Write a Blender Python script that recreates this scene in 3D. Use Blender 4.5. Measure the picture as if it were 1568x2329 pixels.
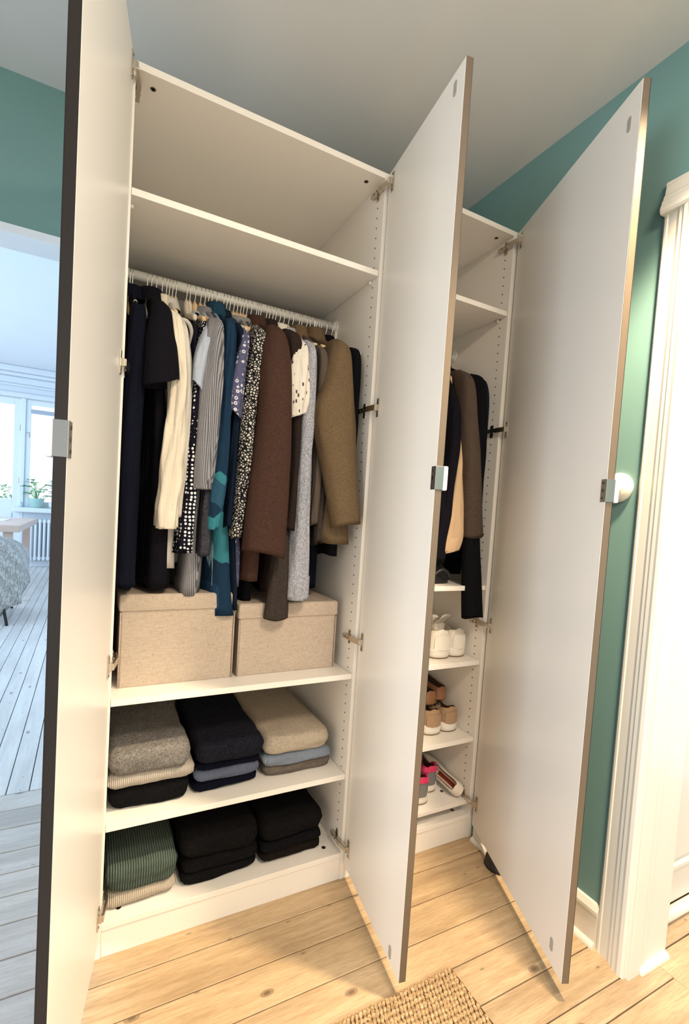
import bpy, math, random
from mathutils import Vector, Matrix, noise

for _o in list(bpy.data.objects):
    bpy.data.objects.remove(_o)
scene = bpy.context.scene
COL = scene.collection
R = math.radians
rnd = random.Random(7)

# ------------------------------------------------------------------ camera
def rotm(rx, ry, rz):
    return Matrix.Rotation(rz, 3, 'Z') @ Matrix.Rotation(rx, 3, 'X') @ Matrix.Rotation(ry, 3, 'Y')
CM = rotm(-0.049, -0.0625, -0.4684)
cam_d = bpy.data.cameras.new('camera')
cam = bpy.data.objects.new('camera', cam_d)
COL.objects.link(cam)
cam_d.sensor_fit = 'HORIZONTAL'
cam_d.sensor_width = 36.0
cam_d.lens = 1079.6 / 1568 * 36.0
cam_d.shift_x = (784 - 747.31) / 1568
cam_d.shift_y = (1220.05 - 1164.5) / 1568
cam_d.clip_start = 0.02
m3 = Matrix((CM.col[0], CM.col[2], -CM.col[1])).transposed()
cam.matrix_world = Matrix.Translation((0.1662, -1.3613, 1.2615)) @ m3.to_4x4()
scene.camera = cam

# ------------------------------------------------------------------ world, lamps, exposure
w = bpy.data.worlds.new('sky')
scene.world = w
w.use_nodes = True
wb = w.node_tree.nodes['Background']
wb.inputs[0].default_value = (0.74, 0.86, 1.0, 1)
wb.inputs[1].default_value = 1.35

def light(name, kind, loc, energy, color, target=None, **kw):
    d = bpy.data.lights.new(name, kind)
    d.energy = energy
    d.color = color
    for k, v in kw.items():
        setattr(d, k, v)
    o = bpy.data.objects.new(name, d)
    COL.objects.link(o)
    o.location = loc
    if target:
        o.rotation_euler = (Vector(target) - Vector(loc)).to_track_quat('-Z', 'Y').to_euler()
    return o
# warm ceiling spot in front of the right door frame, just out of the picture
light('hall_spot_lamp', 'SPOT', (1.33, -0.84, 2.46), 225, (1.0, 0.78, 0.52), (1.32, -0.70, 0.0),
      spot_size=R(88), spot_blend=0.55, shadow_soft_size=0.05)
# warm ceiling lamp further along the hall, behind the camera
light('hall_ceiling_lamp', 'AREA', (0.82, -1.75, 2.58), 38, (1.0, 0.83, 0.65), (0.80, -1.6, 0.0),
      shape='DISK', size=0.5)
# added blue daylight fill from the living room's unseen, unbuilt left side
light('living_side_fill', 'AREA', (-3.9, 4.2, 1.7), 200, (0.48, 0.72, 1.0), (-0.5, 3.6, 0.8),
      shape='RECTANGLE', size=5.5, size_y=2.4)
# unseen fill light added behind the camera to lift everything facing it
light('rear_fill_light', 'AREA', (0.55, -2.36, 1.15), 13, (1.0, 0.93, 0.82), (0.55, 0.0, 1.5),
      shape='RECTANGLE', size=0.9, size_y=1.9)
# added cool fill from the hall's left end, brightens the middle door
light('hall_left_fill', 'AREA', (-2.1, -1.6, 1.35), 16, (0.88, 0.94, 1.0), (0.9, -0.75, 0.9),
      shape='RECTANGLE', size=1.2, size_y=1.3, spread=R(95))
vs = scene.view_settings
vs.view_transform = 'Standard'
vs.look = 'None'
vs.exposure = 0.2
vs.gamma = 1.0
vs.use_curve_mapping = False

# ------------------------------------------------------------------ helpers
ORG = {}

class MB:
    def __init__(s):
        s.v = []; s.f = []
    def add(s, vs_, fs):
        n = len(s.v)
        s.v += [tuple(p) for p in vs_]
        s.f += [tuple(i + n for i in f) for f in fs]
        return s
    def box(s, x0, x1, y0, y1, z0, z1):
        return s.obox((0, 0, 0), (1, 0, 0), (0, 1, 0), (0, 0, 1), x0, x1, y0, y1, z0, z1)
    def obox(s, o, a, b, c, a0, a1, b0, b1, c0, c1):
        o, a, b, c = Vector(o), Vector(a), Vector(b), Vector(c)
        P = [o + a * i + b * j + c * k for k in (c0, c1) for j in (b0, b1) for i in (a0, a1)]
        F = [(0, 2, 3, 1), (4, 5, 7, 6), (0, 1, 5, 4), (2, 6, 7, 3), (0, 4, 6, 2), (1, 3, 7, 5)]
        if a.cross(b).dot(c) < 0:
            F = [f[::-1] for f in F]
        return s.add(P, F)
    def loft(s, rings, cap0=True, cap1=True, closed=True):
        n = len(rings[0]); V = [p for r in rings for p in r]; F = []
        for i in range(len(rings) - 1):
            for j in range(n if closed else n - 1):
                k = (j + 1) % n
                F.append((i * n + j, i * n + k, (i + 1) * n + k, (i + 1) * n + j))
        if cap0: F.append(tuple(range(n))[::-1])
        if cap1: F.append(tuple(range((len(rings) - 1) * n, len(rings) * n)))
        return s.add(V, F)
    def tube(s, pts, r, seg=8, cap=True):
        pts = [Vector(p) for p in pts]; rings = []; up = None
        for i, p in enumerate(pts):
            t = (pts[min(i + 1, len(pts) - 1)] - pts[max(i - 1, 0)]).normalized()
            if up is None:
                up = Vector((0, 0, 1)) if abs(t.z) < 0.9 else Vector((1, 0, 0))
            a = up - t * up.dot(t)
            if a.length < 1e-5: a = t.orthogonal()
            a.normalize(); b = t.cross(a); up = a
            rr = r[i] if isinstance(r, (list, tuple)) else r
            rings.append([p + (a * math.cos(q) + b * math.sin(q)) * rr for q in [2 * math.pi * k / seg for k in range(seg)]])
        return s.loft(rings, cap, cap)
    def lathe(s, prof, o, ax=(0, 0, 1), seg=24):
        o = Vector(o); ax = Vector(ax).normalized(); a = ax.orthogonal().normalized(); b = ax.cross(a)
        return s.loft([[o + ax * h + (a * math.cos(2 * math.pi * k / seg) + b * math.sin(2 * math.pi * k / seg)) * max(r, 1e-4)
                        for k in range(seg)] for r, h in prof])

def mesh_obj(name, mb, mat, org=(0, 0, 0), smooth=False):
    me = bpy.data.meshes.new(name)
    o0 = Vector(org)
    me.from_pydata([tuple(Vector(p) - o0) for p in mb.v], [], mb.f)
    if isinstance(mat, (list, tuple)):
        for m_ in mat: me.materials.append(m_)
    else:
        me.materials.append(mat)
    if smooth:
        for p in me.polygons: p.use_smooth = True
    me.update()
    o = bpy.data.objects.new(name, me)
    COL.objects.link(o)
    return o

def mods(o, bevel=0, sub=0, seg=2):
    if bevel:
        m_ = o.modifiers.new('bevel', 'BEVEL'); m_.width = bevel; m_.segments = seg; m_.limit_method = 'ANGLE'
        m_.angle_limit = R(40)
        m_.harden_normals = False
    if sub:
        m_ = o.modifiers.new('sub', 'SUBSURF'); m_.levels = sub; m_.render_levels = sub
    return o

def tag(o, label=None, cat=None, group=None, kind=None):
    if label: o['label'] = label
    if cat: o['category'] = cat
    if group: o['group'] = group
    if kind: o['kind'] = kind
    return o

def thing(name, label, cat, loc, group=None):
    o = bpy.data.objects.new(name, None)
    o.empty_display_size = 0.05
    COL.objects.link(o)
    o.location = loc
    ORG[o.name] = Vector(loc)
    return tag(o, label, cat, group)

def part(mb, name, mat, parent, smooth=False, bevel=0, sub=0, label=None, kind=None, seg=2):
    org = ORG.get(parent.name, Vector((0, 0, 0)))
    o = mesh_obj(name, mb, mat, org, smooth)
    o.parent = parent
    ORG[o.name] = org
    mods(o, bevel, sub, seg)
    if label: o['label'] = label
    if kind: o['kind'] = kind
    return o

def single(mb, name, mat, label, cat, loc, group=None, smooth=False, bevel=0, sub=0):
    o = mesh_obj(name, mb, mat, loc, smooth)
    o.location = loc
    ORG[o.name] = Vector(loc)
    mods(o, bevel, sub)
    return tag(o, label, cat, group)

def struct(mb, name, mat, bevel=0, smooth=False):
    o = mesh_obj(name, mb, mat, (0, 0, 0), smooth)
    ORG[o.name] = Vector((0, 0, 0))
    mods(o, bevel)
    o['kind'] = 'structure'
    return o

# ------------------------------------------------------------------ materials
class NT:
    def __init__(s, name):
        s.m = bpy.data.materials.new(name); s.m.use_nodes = True
        s.t = s.m.node_tree; s.b = s.t.nodes['Principled BSDF']
    def n(s, ty, **kw):
        nd = s.t.nodes.new(ty)
        for k, v in kw.items():
            if k.startswith('i_'):
                key = k[2:]
                key = int(key) if key.isdigit() else key.replace('_', ' ')
                if isinstance(v, bpy.types.NodeSocket): s.t.links.new(v, nd.inputs[key])
                else: nd.inputs[key].default_value = v
            else:
                setattr(nd, k, v)
        return nd
    def link(s, a, b): s.t.links.new(a, b)
    def set(s, **kw):
        for k, v in kw.items():
            k = k.replace('_', ' ')
            if isinstance(v, bpy.types.NodeSocket): s.link(v, s.b.inputs[k])
            else: s.b.inputs[k].default_value = v
    def coord(s, which='Object'): return s.n('ShaderNodeTexCoord').outputs[which]
    def map(s, vec, scale=(1, 1, 1), loc=(0, 0, 0), rot=(0, 0, 0)):
        nd = s.n('ShaderNodeMapping', i_Vector=vec)
        nd.inputs['Scale'].default_value = scale; nd.inputs['Location'].default_value = loc
        nd.inputs['Rotation'].default_value = rot
        return nd.outputs[0]
    def noise(s, vec, scale, detail=3, rough=.5, dist=0):
        return s.n('ShaderNodeTexNoise', i_Vector=vec, i_Scale=scale, i_Detail=detail, i_Roughness=rough, i_Distortion=dist).outputs[0]
    def ramp(s, fac, stops, interp='LINEAR'):
        nd = s.n('ShaderNodeValToRGB', i_Fac=fac); cr = nd.color_ramp; cr.interpolation = interp
        while len(cr.elements) < len(stops): cr.elements.new(0.5)
        for e, (p, c) in zip(cr.elements, stops):
            e.position = p; e.color = (c[0], c[1], c[2], 1) if not isinstance(c, (int, float)) else (c, c, c, 1)
        return nd.outputs[0]
    def mix(s, fac, a, b, mode='MIX'):
        nd = s.n('ShaderNodeMix', data_type='RGBA', blend_type=mode)
        for idx, v in ((0, fac), (6, a), (7, b)):
            if isinstance(v, bpy.types.NodeSocket): s.link(v, nd.inputs[idx])
            elif idx == 0: nd.inputs[0].default_value = v
            else: nd.inputs[idx].default_value = (v[0], v[1], v[2], 1)
        return nd.outputs[2]
    def math(s, op, a, b=0.0):
        nd = s.n('ShaderNodeMath', operation=op)
        for i, v in ((0, a), (1, b)):
            if isinstance(v, bpy.types.NodeSocket): s.link(v, nd.inputs[i])
            else: nd.inputs[i].default_value = v
        return nd.outputs[0]
    def bump(s, h, strength=.3, dist=.002):
        nd = s.n('ShaderNodeBump', i_Height=h, i_Strength=strength, i_Distance=dist)
        s.link(nd.outputs[0], s.b.inputs['Normal'])

def plain(name, col, rough=.5, metal=0.0, bump=None, spec=.5, coat=0):
    t = NT(name); t.set(Base_Color=(*col, 1), Roughness=rough, Metallic=metal)
    t.b.inputs['Specular IOR Level'].default_value = spec
    t.b.inputs['Coat Weight'].default_value = coat
    if bump:
        t.bump(t.noise(t.coord(), bump[0], 4), bump[1], bump[2] if len(bump) > 2 else .001)
    return t.m

def painted(name, col, var=.06, rough=.6, bscale=90, bstr=.12):
    t = NT(name); c = t.coord()
    n_ = t.noise(c, 3.0, 4)
    t.set(Base_Color=t.mix(n_, [x * (1 - var) for x in col], [min(1, x * (1 + var)) for x in col]), Roughness=rough)
    t.bump(t.noise(c, bscale, 3), bstr, .001)
    return t.m

def wood_boards(name, light_, mid, dark, rough=.38, grain=1.0):
    t = NT(name)
    c = t.coord()
    rv = t.n('ShaderNodeObjectInfo').outputs['Random']
    off = t.n('ShaderNodeCombineXYZ', i_X=t.math('MULTIPLY', rv, 37.0), i_Y=t.math('MULTIPLY', rv, 91.0), i_Z=t.math('MULTIPLY', rv, 13.0)).outputs[0]
    v = t.n('ShaderNodeVectorMath', operation='ADD', i_0=c, i_1=off).outputs[0]
    g1 = t.noise(t.map(v, (1.0, 15, 5)), 3.0, 6, .62, .35)
    g2 = t.noise(t.map(v, (7, 95, 20)), 3.0, 4, .65, .1)
    base = t.ramp(g1, [(.3, mid), (.62, light_)])
    base = t.mix(t.math('MULTIPLY', t.ramp(g2, [(.42, 0.0), (.70, 1.0)]), .38 * grain), base, dark)
    # warmer streaks of heartwood
    st = t.noise(t.map(v, (.8, 6, 2)), 2.0, 3, .5, .5)
    base = t.mix(t.math('MULTIPLY', t.ramp(st, [(.48, 0.0), (.68, 1.0)]), .42 * grain), base, dark)
    # knots
    vo = t.n('ShaderNodeTexVoronoi', i_Vector=t.map(v, (2.6, 5.2, 1.0)), i_Scale=1.0, feature='F1', voronoi_dimensions='2D')
    sparse = t.math('GREATER_THAN', t.n('ShaderNodeSeparateColor', i_0=vo.outputs['Color']).outputs[0], .45)
    kn = t.ramp(vo.outputs['Distance'], [(.022, 1.0), (.032, .45), (.04, .8), (.055, 0.0)])
    base = t.mix(t.math('MULTIPLY', t.math('MULTIPLY', kn, sparse), .75), base, (dark[0] * .35, dark[1] * .33, dark[2] * .3))
    # little nail and dent specks
    v2 = t.n('ShaderNodeTexVoronoi', i_Vector=t.map(v, (6, 16, 1)), i_Scale=1.0, voronoi_dimensions='2D')
    sp2 = t.math('GREATER_THAN', t.n('ShaderNodeSeparateColor', i_0=v2.outputs['Color']).outputs[1], .7)
    kn2 = t.ramp(v2.outputs['Distance'], [(.03, 1.0), (.06, 0.0)])
    base = t.mix(t.math('MULTIPLY', t.math('MULTIPLY', kn2, sp2), .5), base, (dark[0] * .4, dark[1] * .38, dark[2] * .35))
    val = t.n('ShaderNodeHueSaturation', i_Color=base, i_Value=t.math('ADD', t.math('MULTIPLY', rv, .16), .92)).outputs[0]
    t.set(Base_Color=val, Roughness=t.math('ADD', t.math('MULTIPLY', g1, .15), rough))
    t.bump(g2, .15, .001)
    return t.m

def grain_wood(name, a, b, rough=.45):
    t = NT(name); c = t.coord()
    g = t.noise(t.map(c, (6, 6, 60)), 3, 5, .6, .5)
    t.set(Base_Color=t.mix(g, a, b), Roughness=rough)
    return t.m

def fabric(name, col, col2=None, pat='plain', rough=.92, weave=900, bstr=.35, scale=60, bd=.0015, drape=0):
    t = NT(name); c = t.coord()
    col2 = col2 or [min(1, x * 1.45) for x in col]
    fine = t.noise(c, weave, 2, .6)
    broad = t.noise(c, 14, 3)
    base = t.mix(broad, [x * .85 for x in col], [min(1, x * 1.15) for x in col])
    h = fine; st = bstr
    if pat == 'plain':
        base = t.mix(t.math('MULTIPLY', fine, .45), base, col2)
    elif pat == 'heather':
        sp = t.noise(t.map(c, (1, 1, .5)), 420, 2, .7)
        base = t.mix(t.ramp(sp, [(.38, 0.0), (.62, 1.0)]), base, col2)
    elif pat == 'rib':
        wv = t.n('ShaderNodeTexWave', i_Vector=t.map(c, (1, -1, .02)), i_Scale=scale, i_Distortion=.35, i_Detail=1.0, i_Detail_Scale=1.5,
                 bands_direction='DIAGONAL').outputs['Fac']
        sp = t.noise(c, 500, 2, .7)
        f = t.math('MULTIPLY', t.ramp(wv, [(.25, 0.0), (.7, 1.0)]), t.ramp(sp, [(.3, .55), (.6, 1.0)]))
        base = t.mix(f, base, col2); h = t.math('ADD', wv, t.math('MULTIPLY', sp, .3)); st = max(.6, bstr)
    elif pat == 'ribx':
        wv = t.n('ShaderNodeTexWave', i_Vector=c, i_Scale=scale, i_Distortion=1.0, i_Detail=2.0, i_Detail_Scale=2.0, bands_direction='X').outputs['Fac']
        sp = t.noise(c, 600, 2, .7)
        base = t.mix(t.math('MULTIPLY', t.ramp(wv, [(.2, 0.0), (.7, 1.0)]), t.ramp(sp, [(.25, .6), (.6, 1.0)])), base, col2)
        h = t.math('ADD', wv, t.math('MULTIPLY', sp, .35)); st = max(.7, bstr)
    elif pat == 'fuzz':
        sp = t.noise(c, 150, 5, .8, 1.6)
        base = t.mix(t.ramp(sp, [(.38, 0.0), (.62, 1.0)]), base, col2); h = t.math('ADD', sp, t.math('MULTIPLY', broad, .4)); st = max(.8, bstr)
    elif pat == 'dots':
        vo = t.n('ShaderNodeTexVoronoi', i_Vector=c, i_Scale=scale, i_Randomness=.35).outputs['Distance']
        base = t.mix(t.ramp(vo, [(.30, 1.0), (.36, 0.0)]), base, col2)
    elif pat == 'leopard':
        vo = t.n('ShaderNodeTexVoronoi', i_Vector=c, i_Scale=scale, feature='DISTANCE_TO_EDGE').outputs['Distance']
        base = t.mix(t.ramp(vo, [(.15, 1.0), (.22, 0.0)]), base, col2)
    elif pat == 'floral':
        vo = t.n('ShaderNodeTexVoronoi', i_Vector=c, i_Scale=scale, i_Randomness=.45).outputs['Distance']
        ring = t.ramp(vo, [(.12, 0.0), (.15, 1.0), (.30, 1.0), (.34, 0.0)])
        v2 = t.n('ShaderNodeTexVoronoi', i_Vector=c, i_Scale=scale * 2.6).outputs['Distance']
        base = t.mix(t.math('MAXIMUM', ring, t.math('MULTIPLY', t.ramp(v2, [(.12, 1.0), (.2, 0.0)]), .6)), base, col2)
    elif pat == 'print':
        vo = t.n('ShaderNodeTexVoronoi', i_Vector=t.map(c, (1, 1, .45), rot=(.6, .3, 0)), i_Scale=scale, i_Randomness=1.0).outputs['Distance']
        base = t.mix(t.ramp(vo, [(.20, 1.0), (.26, 0.0)]), base, col2)
    elif pat == 'patch':
        vo = t.n('ShaderNodeTexVoronoi', i_Vector=t.map(c, (1, .4, 1), loc=(.3, .2, .06)), i_Scale=scale)
        r_ = t.n('ShaderNodeSeparateColor', i_0=vo.outputs['Color']).outputs[0]
        low = t.math('LESS_THAN', t.n('ShaderNodeSeparateXYZ', i_0=c).outputs[2], .47)
        base = t.mix(t.math('MULTIPLY', fine, .4), t.ramp(t.math('MULTIPLY', r_, low), [(0, col), (.40, (.020, .060, .125)), (.58, (.030, .095, .16)), (.66, col2)], 'CONSTANT'), col)
    elif pat == 'linen':
        wx = t.noise(t.map(c, (900, 900, 60)), 1, 2); wz = t.noise(t.map(c, (60, 60, 900)), 1, 2)
        f = t.math('ADD', t.math('MULTIPLY', wx, .5), t.math('MULTIPLY', wz, .5))
        base = t.mix(t.ramp(f, [(.36, 0.0), (.62, 1.0)]), base, col2); h = f; st = .4
    t.set(Base_Color=base, Roughness=rough)
    t.b.inputs['Specular IOR Level'].default_value = .06
    if drape:
        cr = t.noise(t.map(c, (1, 1, .28)), 26, 3, .5, .8)
        nd = t.n('ShaderNodeBump', i_Height=cr, i_Strength=drape, i_Distance=.02)
        n2 = t.n('ShaderNodeBump', i_Height=h, i_Strength=st, i_Distance=bd, i_Normal=nd.outputs[0])
        t.link(n2.outputs[0], t.b.inputs['Normal'])
    else:
        t.bump(h, st, bd)
    return t.m

WHITE = plain('white_melamine', (.85, .81, .745), .34)
BACKP = plain('white_back_panel', (.76, .725, .66), .5)
HOLE = plain('hole_dark', (.03, .025, .02), .9)
BROWN_EDGE = plain('dark_brown_foil', (.016, .012, .011), .42, spec=.35)
TAUPE_EDGE = plain('taupe_foil_edge', (.13, .095, .065), .25, spec=.9)
NICKEL = plain('nickel', (.62, .56, .48), .27, 1.0)
DARKMETAL = plain('dark_nickel', (.20, .17, .14), .3, 1.0)
CHROME = plain('brushed_zinc', (.42, .43, .43), .28, 1.0)
STEEL = plain('steel_wire', (.72, .70, .67), .2, 1.0)
PLASTIC = plain('white_plastic', (.82, .80, .75), .35)
GREYPLUG = plain('grey_plug', (.40, .37, .33), .6)
GREEN = painted('green_wall_paint', (.170, .310, .288), .05, .55)
CEIL = painted('ceiling_paint', (.66, .66, .64), .03, .8, 40, .15)
LIVEWALL = painted('living_wall_paint', (.74, .77, .80), .03, .7)
TRIM = plain('gloss_trim_paint', (.76, .72, .62), .28, bump=(14, .12, .002))
PINE = wood_boards('pine_boards', (.60, .44, .265), (.46, .32, .175), (.22, .13, .065))
PINE_DAYLIT = wood_boards('daylit_pine_boards', (.66, .60, .54), (.56, .50, .45), (.32, .27, .23), .33)  # same pine made greyer: the cool daylight is put into its colour
PINE_WASH = wood_boards('whitewashed_boards', (.80, .77, .73), (.70, .67, .64), (.42, .38, .34), .25, .7)
SUBFLOOR = plain('dark_gap', (.045, .028, .016), .9)
OFFW = painted('offwhite_wall_paint', (.74, .70, .62))
LIVETRIM = plain('window_paint', (.80, .84, .88), .35)

# ------------------------------------------------------------------ the setting
XL, XR, X2 = 0.2335, 0.98, 1.5597          # inner faces of the two wardrobes
WX = 1.585                                  # right wall
WY = 0.555                                  # wall with the opening to the living room
CH = 2.61                                   # hall ceiling
T = 0.018
fl = struct(MB().box(-3.5, 3.0, -2.6, 8.6, -0.10, -0.022), 'floor', SUBFLOOR)

def board(length, width, mat, loc, rz, parent, gap=.0022):
    l, h_ = length / 2 - .0006, width / 2 - gap / 2
    c = .0016
    prof = [(-h_, -.022), (h_, -.022), (h_, -c), (h_ - c, 0), (-h_ + c, 0), (-h_, -c)]
    mb = MB().loft([[(-l, y, z) for y, z in prof], [(l, y, z) for y, z in prof]])
    o = mesh_obj('floor_board', mb, mat)
    o.parent = parent
    o.location = loc
    o.rotation_euler = (0, 0, rz)
    return o
seams = [.05, -.078, -.191, -.305, -.41, -.52, -.622, -.685, -.80, -.915, -1.03, -1.145, -1.26, -1.375, -1.49, -1.605, -1.72, -1.835, -1.95, -2.065, -2.18, -2.295, -2.41]
for a, b in zip(seams, seams[1:]):
    board(1.58, a - b, PINE, ((.12 + 1.70) / 2, (a + b) / 2, 0), 0, fl, .003)
seams_l = [.94, .818, .697, .558, .445, .338, .224, .098, -.021, -.14, -.255, -.37, -.485, -.6, -.715, -.83, -.945, -1.06, -1.2, -1.35, -1.5, -1.7, -1.9, -2.1]
for a, b in zip(seams_l, seams_l[1:]):
    xe = .212 if b > 0 else .12
    board(xe + 2.13, a - b, PINE_DAYLIT, ((xe - 2.13) / 2, (a + b) / 2, 0), 0, fl, .004)
for k in range(38):                           # living room boards run away from the hall
    x = .818 - k * .0842
    board(7.6, .0842, PINE_WASH, (x - .0421, .94 + 3.8, 0), R(90), fl, .004)
for k in range(9):                            # boards of the room behind the right-hand doorway
    y = -.30 - k * .16
    board(1.2, .16, PINE, (1.70 + .60, y - .08, 0), 0, fl, .004)

struct(MB().box(-3.2, 2.9, -2.5, .655, CH, CH + .1), 'ceiling', CEIL)
struct(MB().box(.20, WX + .2, .605, .70, 0, 2.9), 'wall_back', GREEN)
wo = MB()
wo.box(-3.2, .2135, WY, WY + .10, 2.135, 3.6)          # lintel over the opening
wo.box(.15, .2135, WY, WY + .10, 0, 2.135)
struct(wo, 'wall_opening', GREEN)
struct(MB().box(-3.2, .15, WY - .004, WY + .125, 2.108, 2.135), 'trim_1', LIVETRIM)
wr = MB()
wr.box(WX, WX + .17, -.620, .62, 0, CH)
wr.box(WX + .008, WX + .17, -1.50, -.620, 2.145, CH)
wr.box(WX, WX + .17, -2.5, -1.50, 0, CH)
struct(wr, 'wall_right', GREEN)
struct(MB().box(-3.2, WX + .2, -2.5, -2.4, 0, CH), 'wall_rear', OFFW)


# door casing on the right wall, lining of the doorway
cs = [(-.534, 0), (-.534, .010), (-.539, .014), (-.545, .015), (-.548, .013), (-.572, .017), (-.580, .022), (-.588, .0235), (-.594, .028),
      (-.604, .030), (-.612, .034), (-.622, .034), (-.629, .030), (-.629, 0)]
struct(MB().loft([[(WX - d, y, z) for y, d in cs] for z in (0, 2.15)]), 'trim_2', TRIM)
hd = [(2.240 - (-.534 - y), d) for y, d in cs]
struct(MB().loft([[(WX - d, y, z) for z, d in hd] for y in (-.534, -1.6)]), 'trim_3', TRIM, .001)
jl = MB()
jl.box(WX - .022, WX + .030, -.640, -.620, 0, 2.14)
jl.box(WX + .030, WX + .175, -.631, -.620, 0, 2.14)
jl.box(WX + .030, WX + .060, -.636, -.631, .0, 2.14)
struct(jl, 'trim_4', TRIM, .0015)
struct(MB().loft([[(x, -.631 - .016 * math.cos(k * math.pi / 12), .016 * math.sin(k * math.pi / 12)) for k in range(7)] + [(x, -.631, 0)]
                  for x in (WX + .030, WX + .17)]), 'trim_5', TRIM)
# skirting on the right wall with moulded cap and quarter round
bp = [(0, 0), (.014, 0), (.014, .098), (.018, .102), (.018, .112), (.013, .120), (.008, .128), (0, .130)]
bb = struct(MB().loft([[(WX - d, y, z) for d, z in bp] for y in (-.534, -.02)]), 'baseboard_right', TRIM)
q = [(.014 + .014 * math.cos(k * math.pi / 12), .016 * math.sin(k * math.pi / 12)) for k in range(7)] + [(.014, 0)]
part(MB().loft([[(WX - d, y, z) for d, z in q] for y in (-.532, -.02)]), 'quarter_round', TRIM, bb)

# white panelled door leaf in the room behind the doorway
dl = struct(MB().box(1.80, 2.50, -.545, -.505, .03, 2.1), 'door_1', TRIM, .002)
for z0, z1 in ((.16, .95), (1.1, 1.95)):
    part(MB().box(1.885, 2.40, -.552, -.543, z0 + .03, z1 - .03), 'door_panel', TRIM, dl, bevel=.006)
    fm = MB()
    for bx in ((1.862, 1.880, z0, z1), (2.405, 2.423, z0, z1), (1.880, 2.405, z0, z0 + .018), (1.880, 2.405, z1 - .018, z1)):
        fm.box(bx[0], bx[1], -.560, -.543, bx[2], bx[3])
    part(fm, 'panel_moulding', TRIM, dl, bevel=.004)
struct(MB().tube([(1.79, -.562, .018), (2.5, -.562, .018)], .018, 12), 'baseboard_far', TRIM, smooth=True)
struct(MB().box(1.76, 2.9, -.50, -.45, 0, CH), 'wall_far', painted('side_room_wall', (.72, .70, .62)))

# ------------------------------------------------------------------ living room
struct(MB().box(-3.2, .9, .655, 8.5, 3.40, 3.5), 'ceiling_living', LIVEWALL)
struct(MB().box(.82, .92, .70, 8.5, 0, 3.45), 'wall_living_right', LIVEWALL)
ww = MB()
FY = 8.4
ww.box(-3.2, -1.62, FY, FY + .25, 0, 3.45)
ww.box(-1.62, -.02, FY, FY + .25, 2.90, 3.45)
ww.box(-.93, .02, FY, FY + .25, 0, 1.0)
ww.box(.10, .9, FY, FY + .25, 0, 3.45)
struct(ww, 'wall_window', LIVEWALL)
cn = MB()
for z0, z1, d in ((3.30, 3.40, .16), (3.24, 3.30, .11), (3.12, 3.24, .045), (3.08, 3.12, .06), (2.90, 2.98, .05)):
    cn.box(-3.2, .82, FY - d, FY, z0, z1)
struct(cn, 'trim_6', LIVEWALL, .02)
struct(MB().box(-.72, .82, FY - .02, FY, 0, .10), 'baseboard_window', LIVETRIM, .004)
GLASS = NT('window_glass'); GLASS.set(Base_Color=(1, 1, 1, 1), Roughness=0.0, Alpha=.06); GLASS = GLASS.m
def win(name, x0, x1, z0, z1, gz0, fr):
    o = struct(MB().box(x0, x0 + fr, FY + .02, FY + .09, z0, z1).box(x1 - fr, x1, FY + .02, FY + .09, z0, z1)
               .box(x0 + fr, x1 - fr, FY + .02, FY + .09, z1 - fr, z1).box(x0 + fr, x1 - fr, FY + .02, FY + .09, z0, gz0), name, LIVETRIM, .006)
    part(MB().box(x0 + fr, x1 - fr, FY + .05, FY + .056, gz0, z1 - fr), 'glass_pane', GLASS, o)
    return o
d2 = win('door_2', -1.60, -.935, .02, 2.88, 1.175, .10)
for z0, z1 in ((.80, .93), (.15, .72)):
    part(MB().box(-1.49, -1.03, FY + .0, FY + .03, z0, z1), 'door_panel', LIVETRIM, d2, bevel=.01)
for z in (1.45, 2.35):
    part(MB().lathe([(.013, 0), (.013, .09)], (-.945, FY + .01, z), seg=10), 'door_hinge', NICKEL, d2)
part(MB().box(-.935, -.865, FY - .01, FY + .10, 0, 2.90), 'mullion', LIVETRIM, d2, bevel=.008)
w1 = win('window_1', -.865, .0, 1.03, 2.88, 1.14, .075)
part(MB().box(-.79, -.075, FY + .0, FY + .03, 2.66, 2.73), 'roller_blind', plain('blind_grey', (.42, .47, .52), .7), w1, bevel=.004)
part(MB().tube([(-.85, FY - .01, 2.32), (-.80, FY - .03, 2.32), (-.80, FY - .03, 2.24)], .009, 8), 'window_latch', NICKEL, w1)
struct(MB().box(-1.01, .82, FY - .20, FY + .02, .955, 1.035), 'trim_7', LIVETRIM, .012)

rad = thing('radiator', 'white column radiator under the living room window', 'radiator', (-.4, FY - .12, .12))
RADM = plain('radiator_enamel', (.80, .84, .88), .35)
for k in range(15):
    x = -.79 + k * .0655
    part(MB().tube([(x, FY - .14, .15), (x, FY - .14, .83)], [.020, .020], 8).tube([(x, FY - .08, .15), (x, FY - .08, .83)], .02, 8)
         .box(x - .02, x + .02, FY - .16, FY - .06, .78, .84).box(x - .02, x + .02, FY - .16, FY - .06, .12, .19), 'radiator_column', RADM, rad, smooth=False, bevel=.008)
part(MB().tube([(-.82, FY - .11, .80), (.16, FY - .11, .80)], .022, 10), 'header_pipe', RADM, rad, True)
part(MB().tube([(-.82, FY - .11, .16), (.16, FY - .11, .16)], .022, 10), 'header_pipe', RADM, rad, True)
part(MB().tube([(-.82, FY - .11, .80), (-.90, FY - .11, .80), (-.93, FY - .11, .78)], .016, 8), 'valve', RADM, rad, True)

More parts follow.
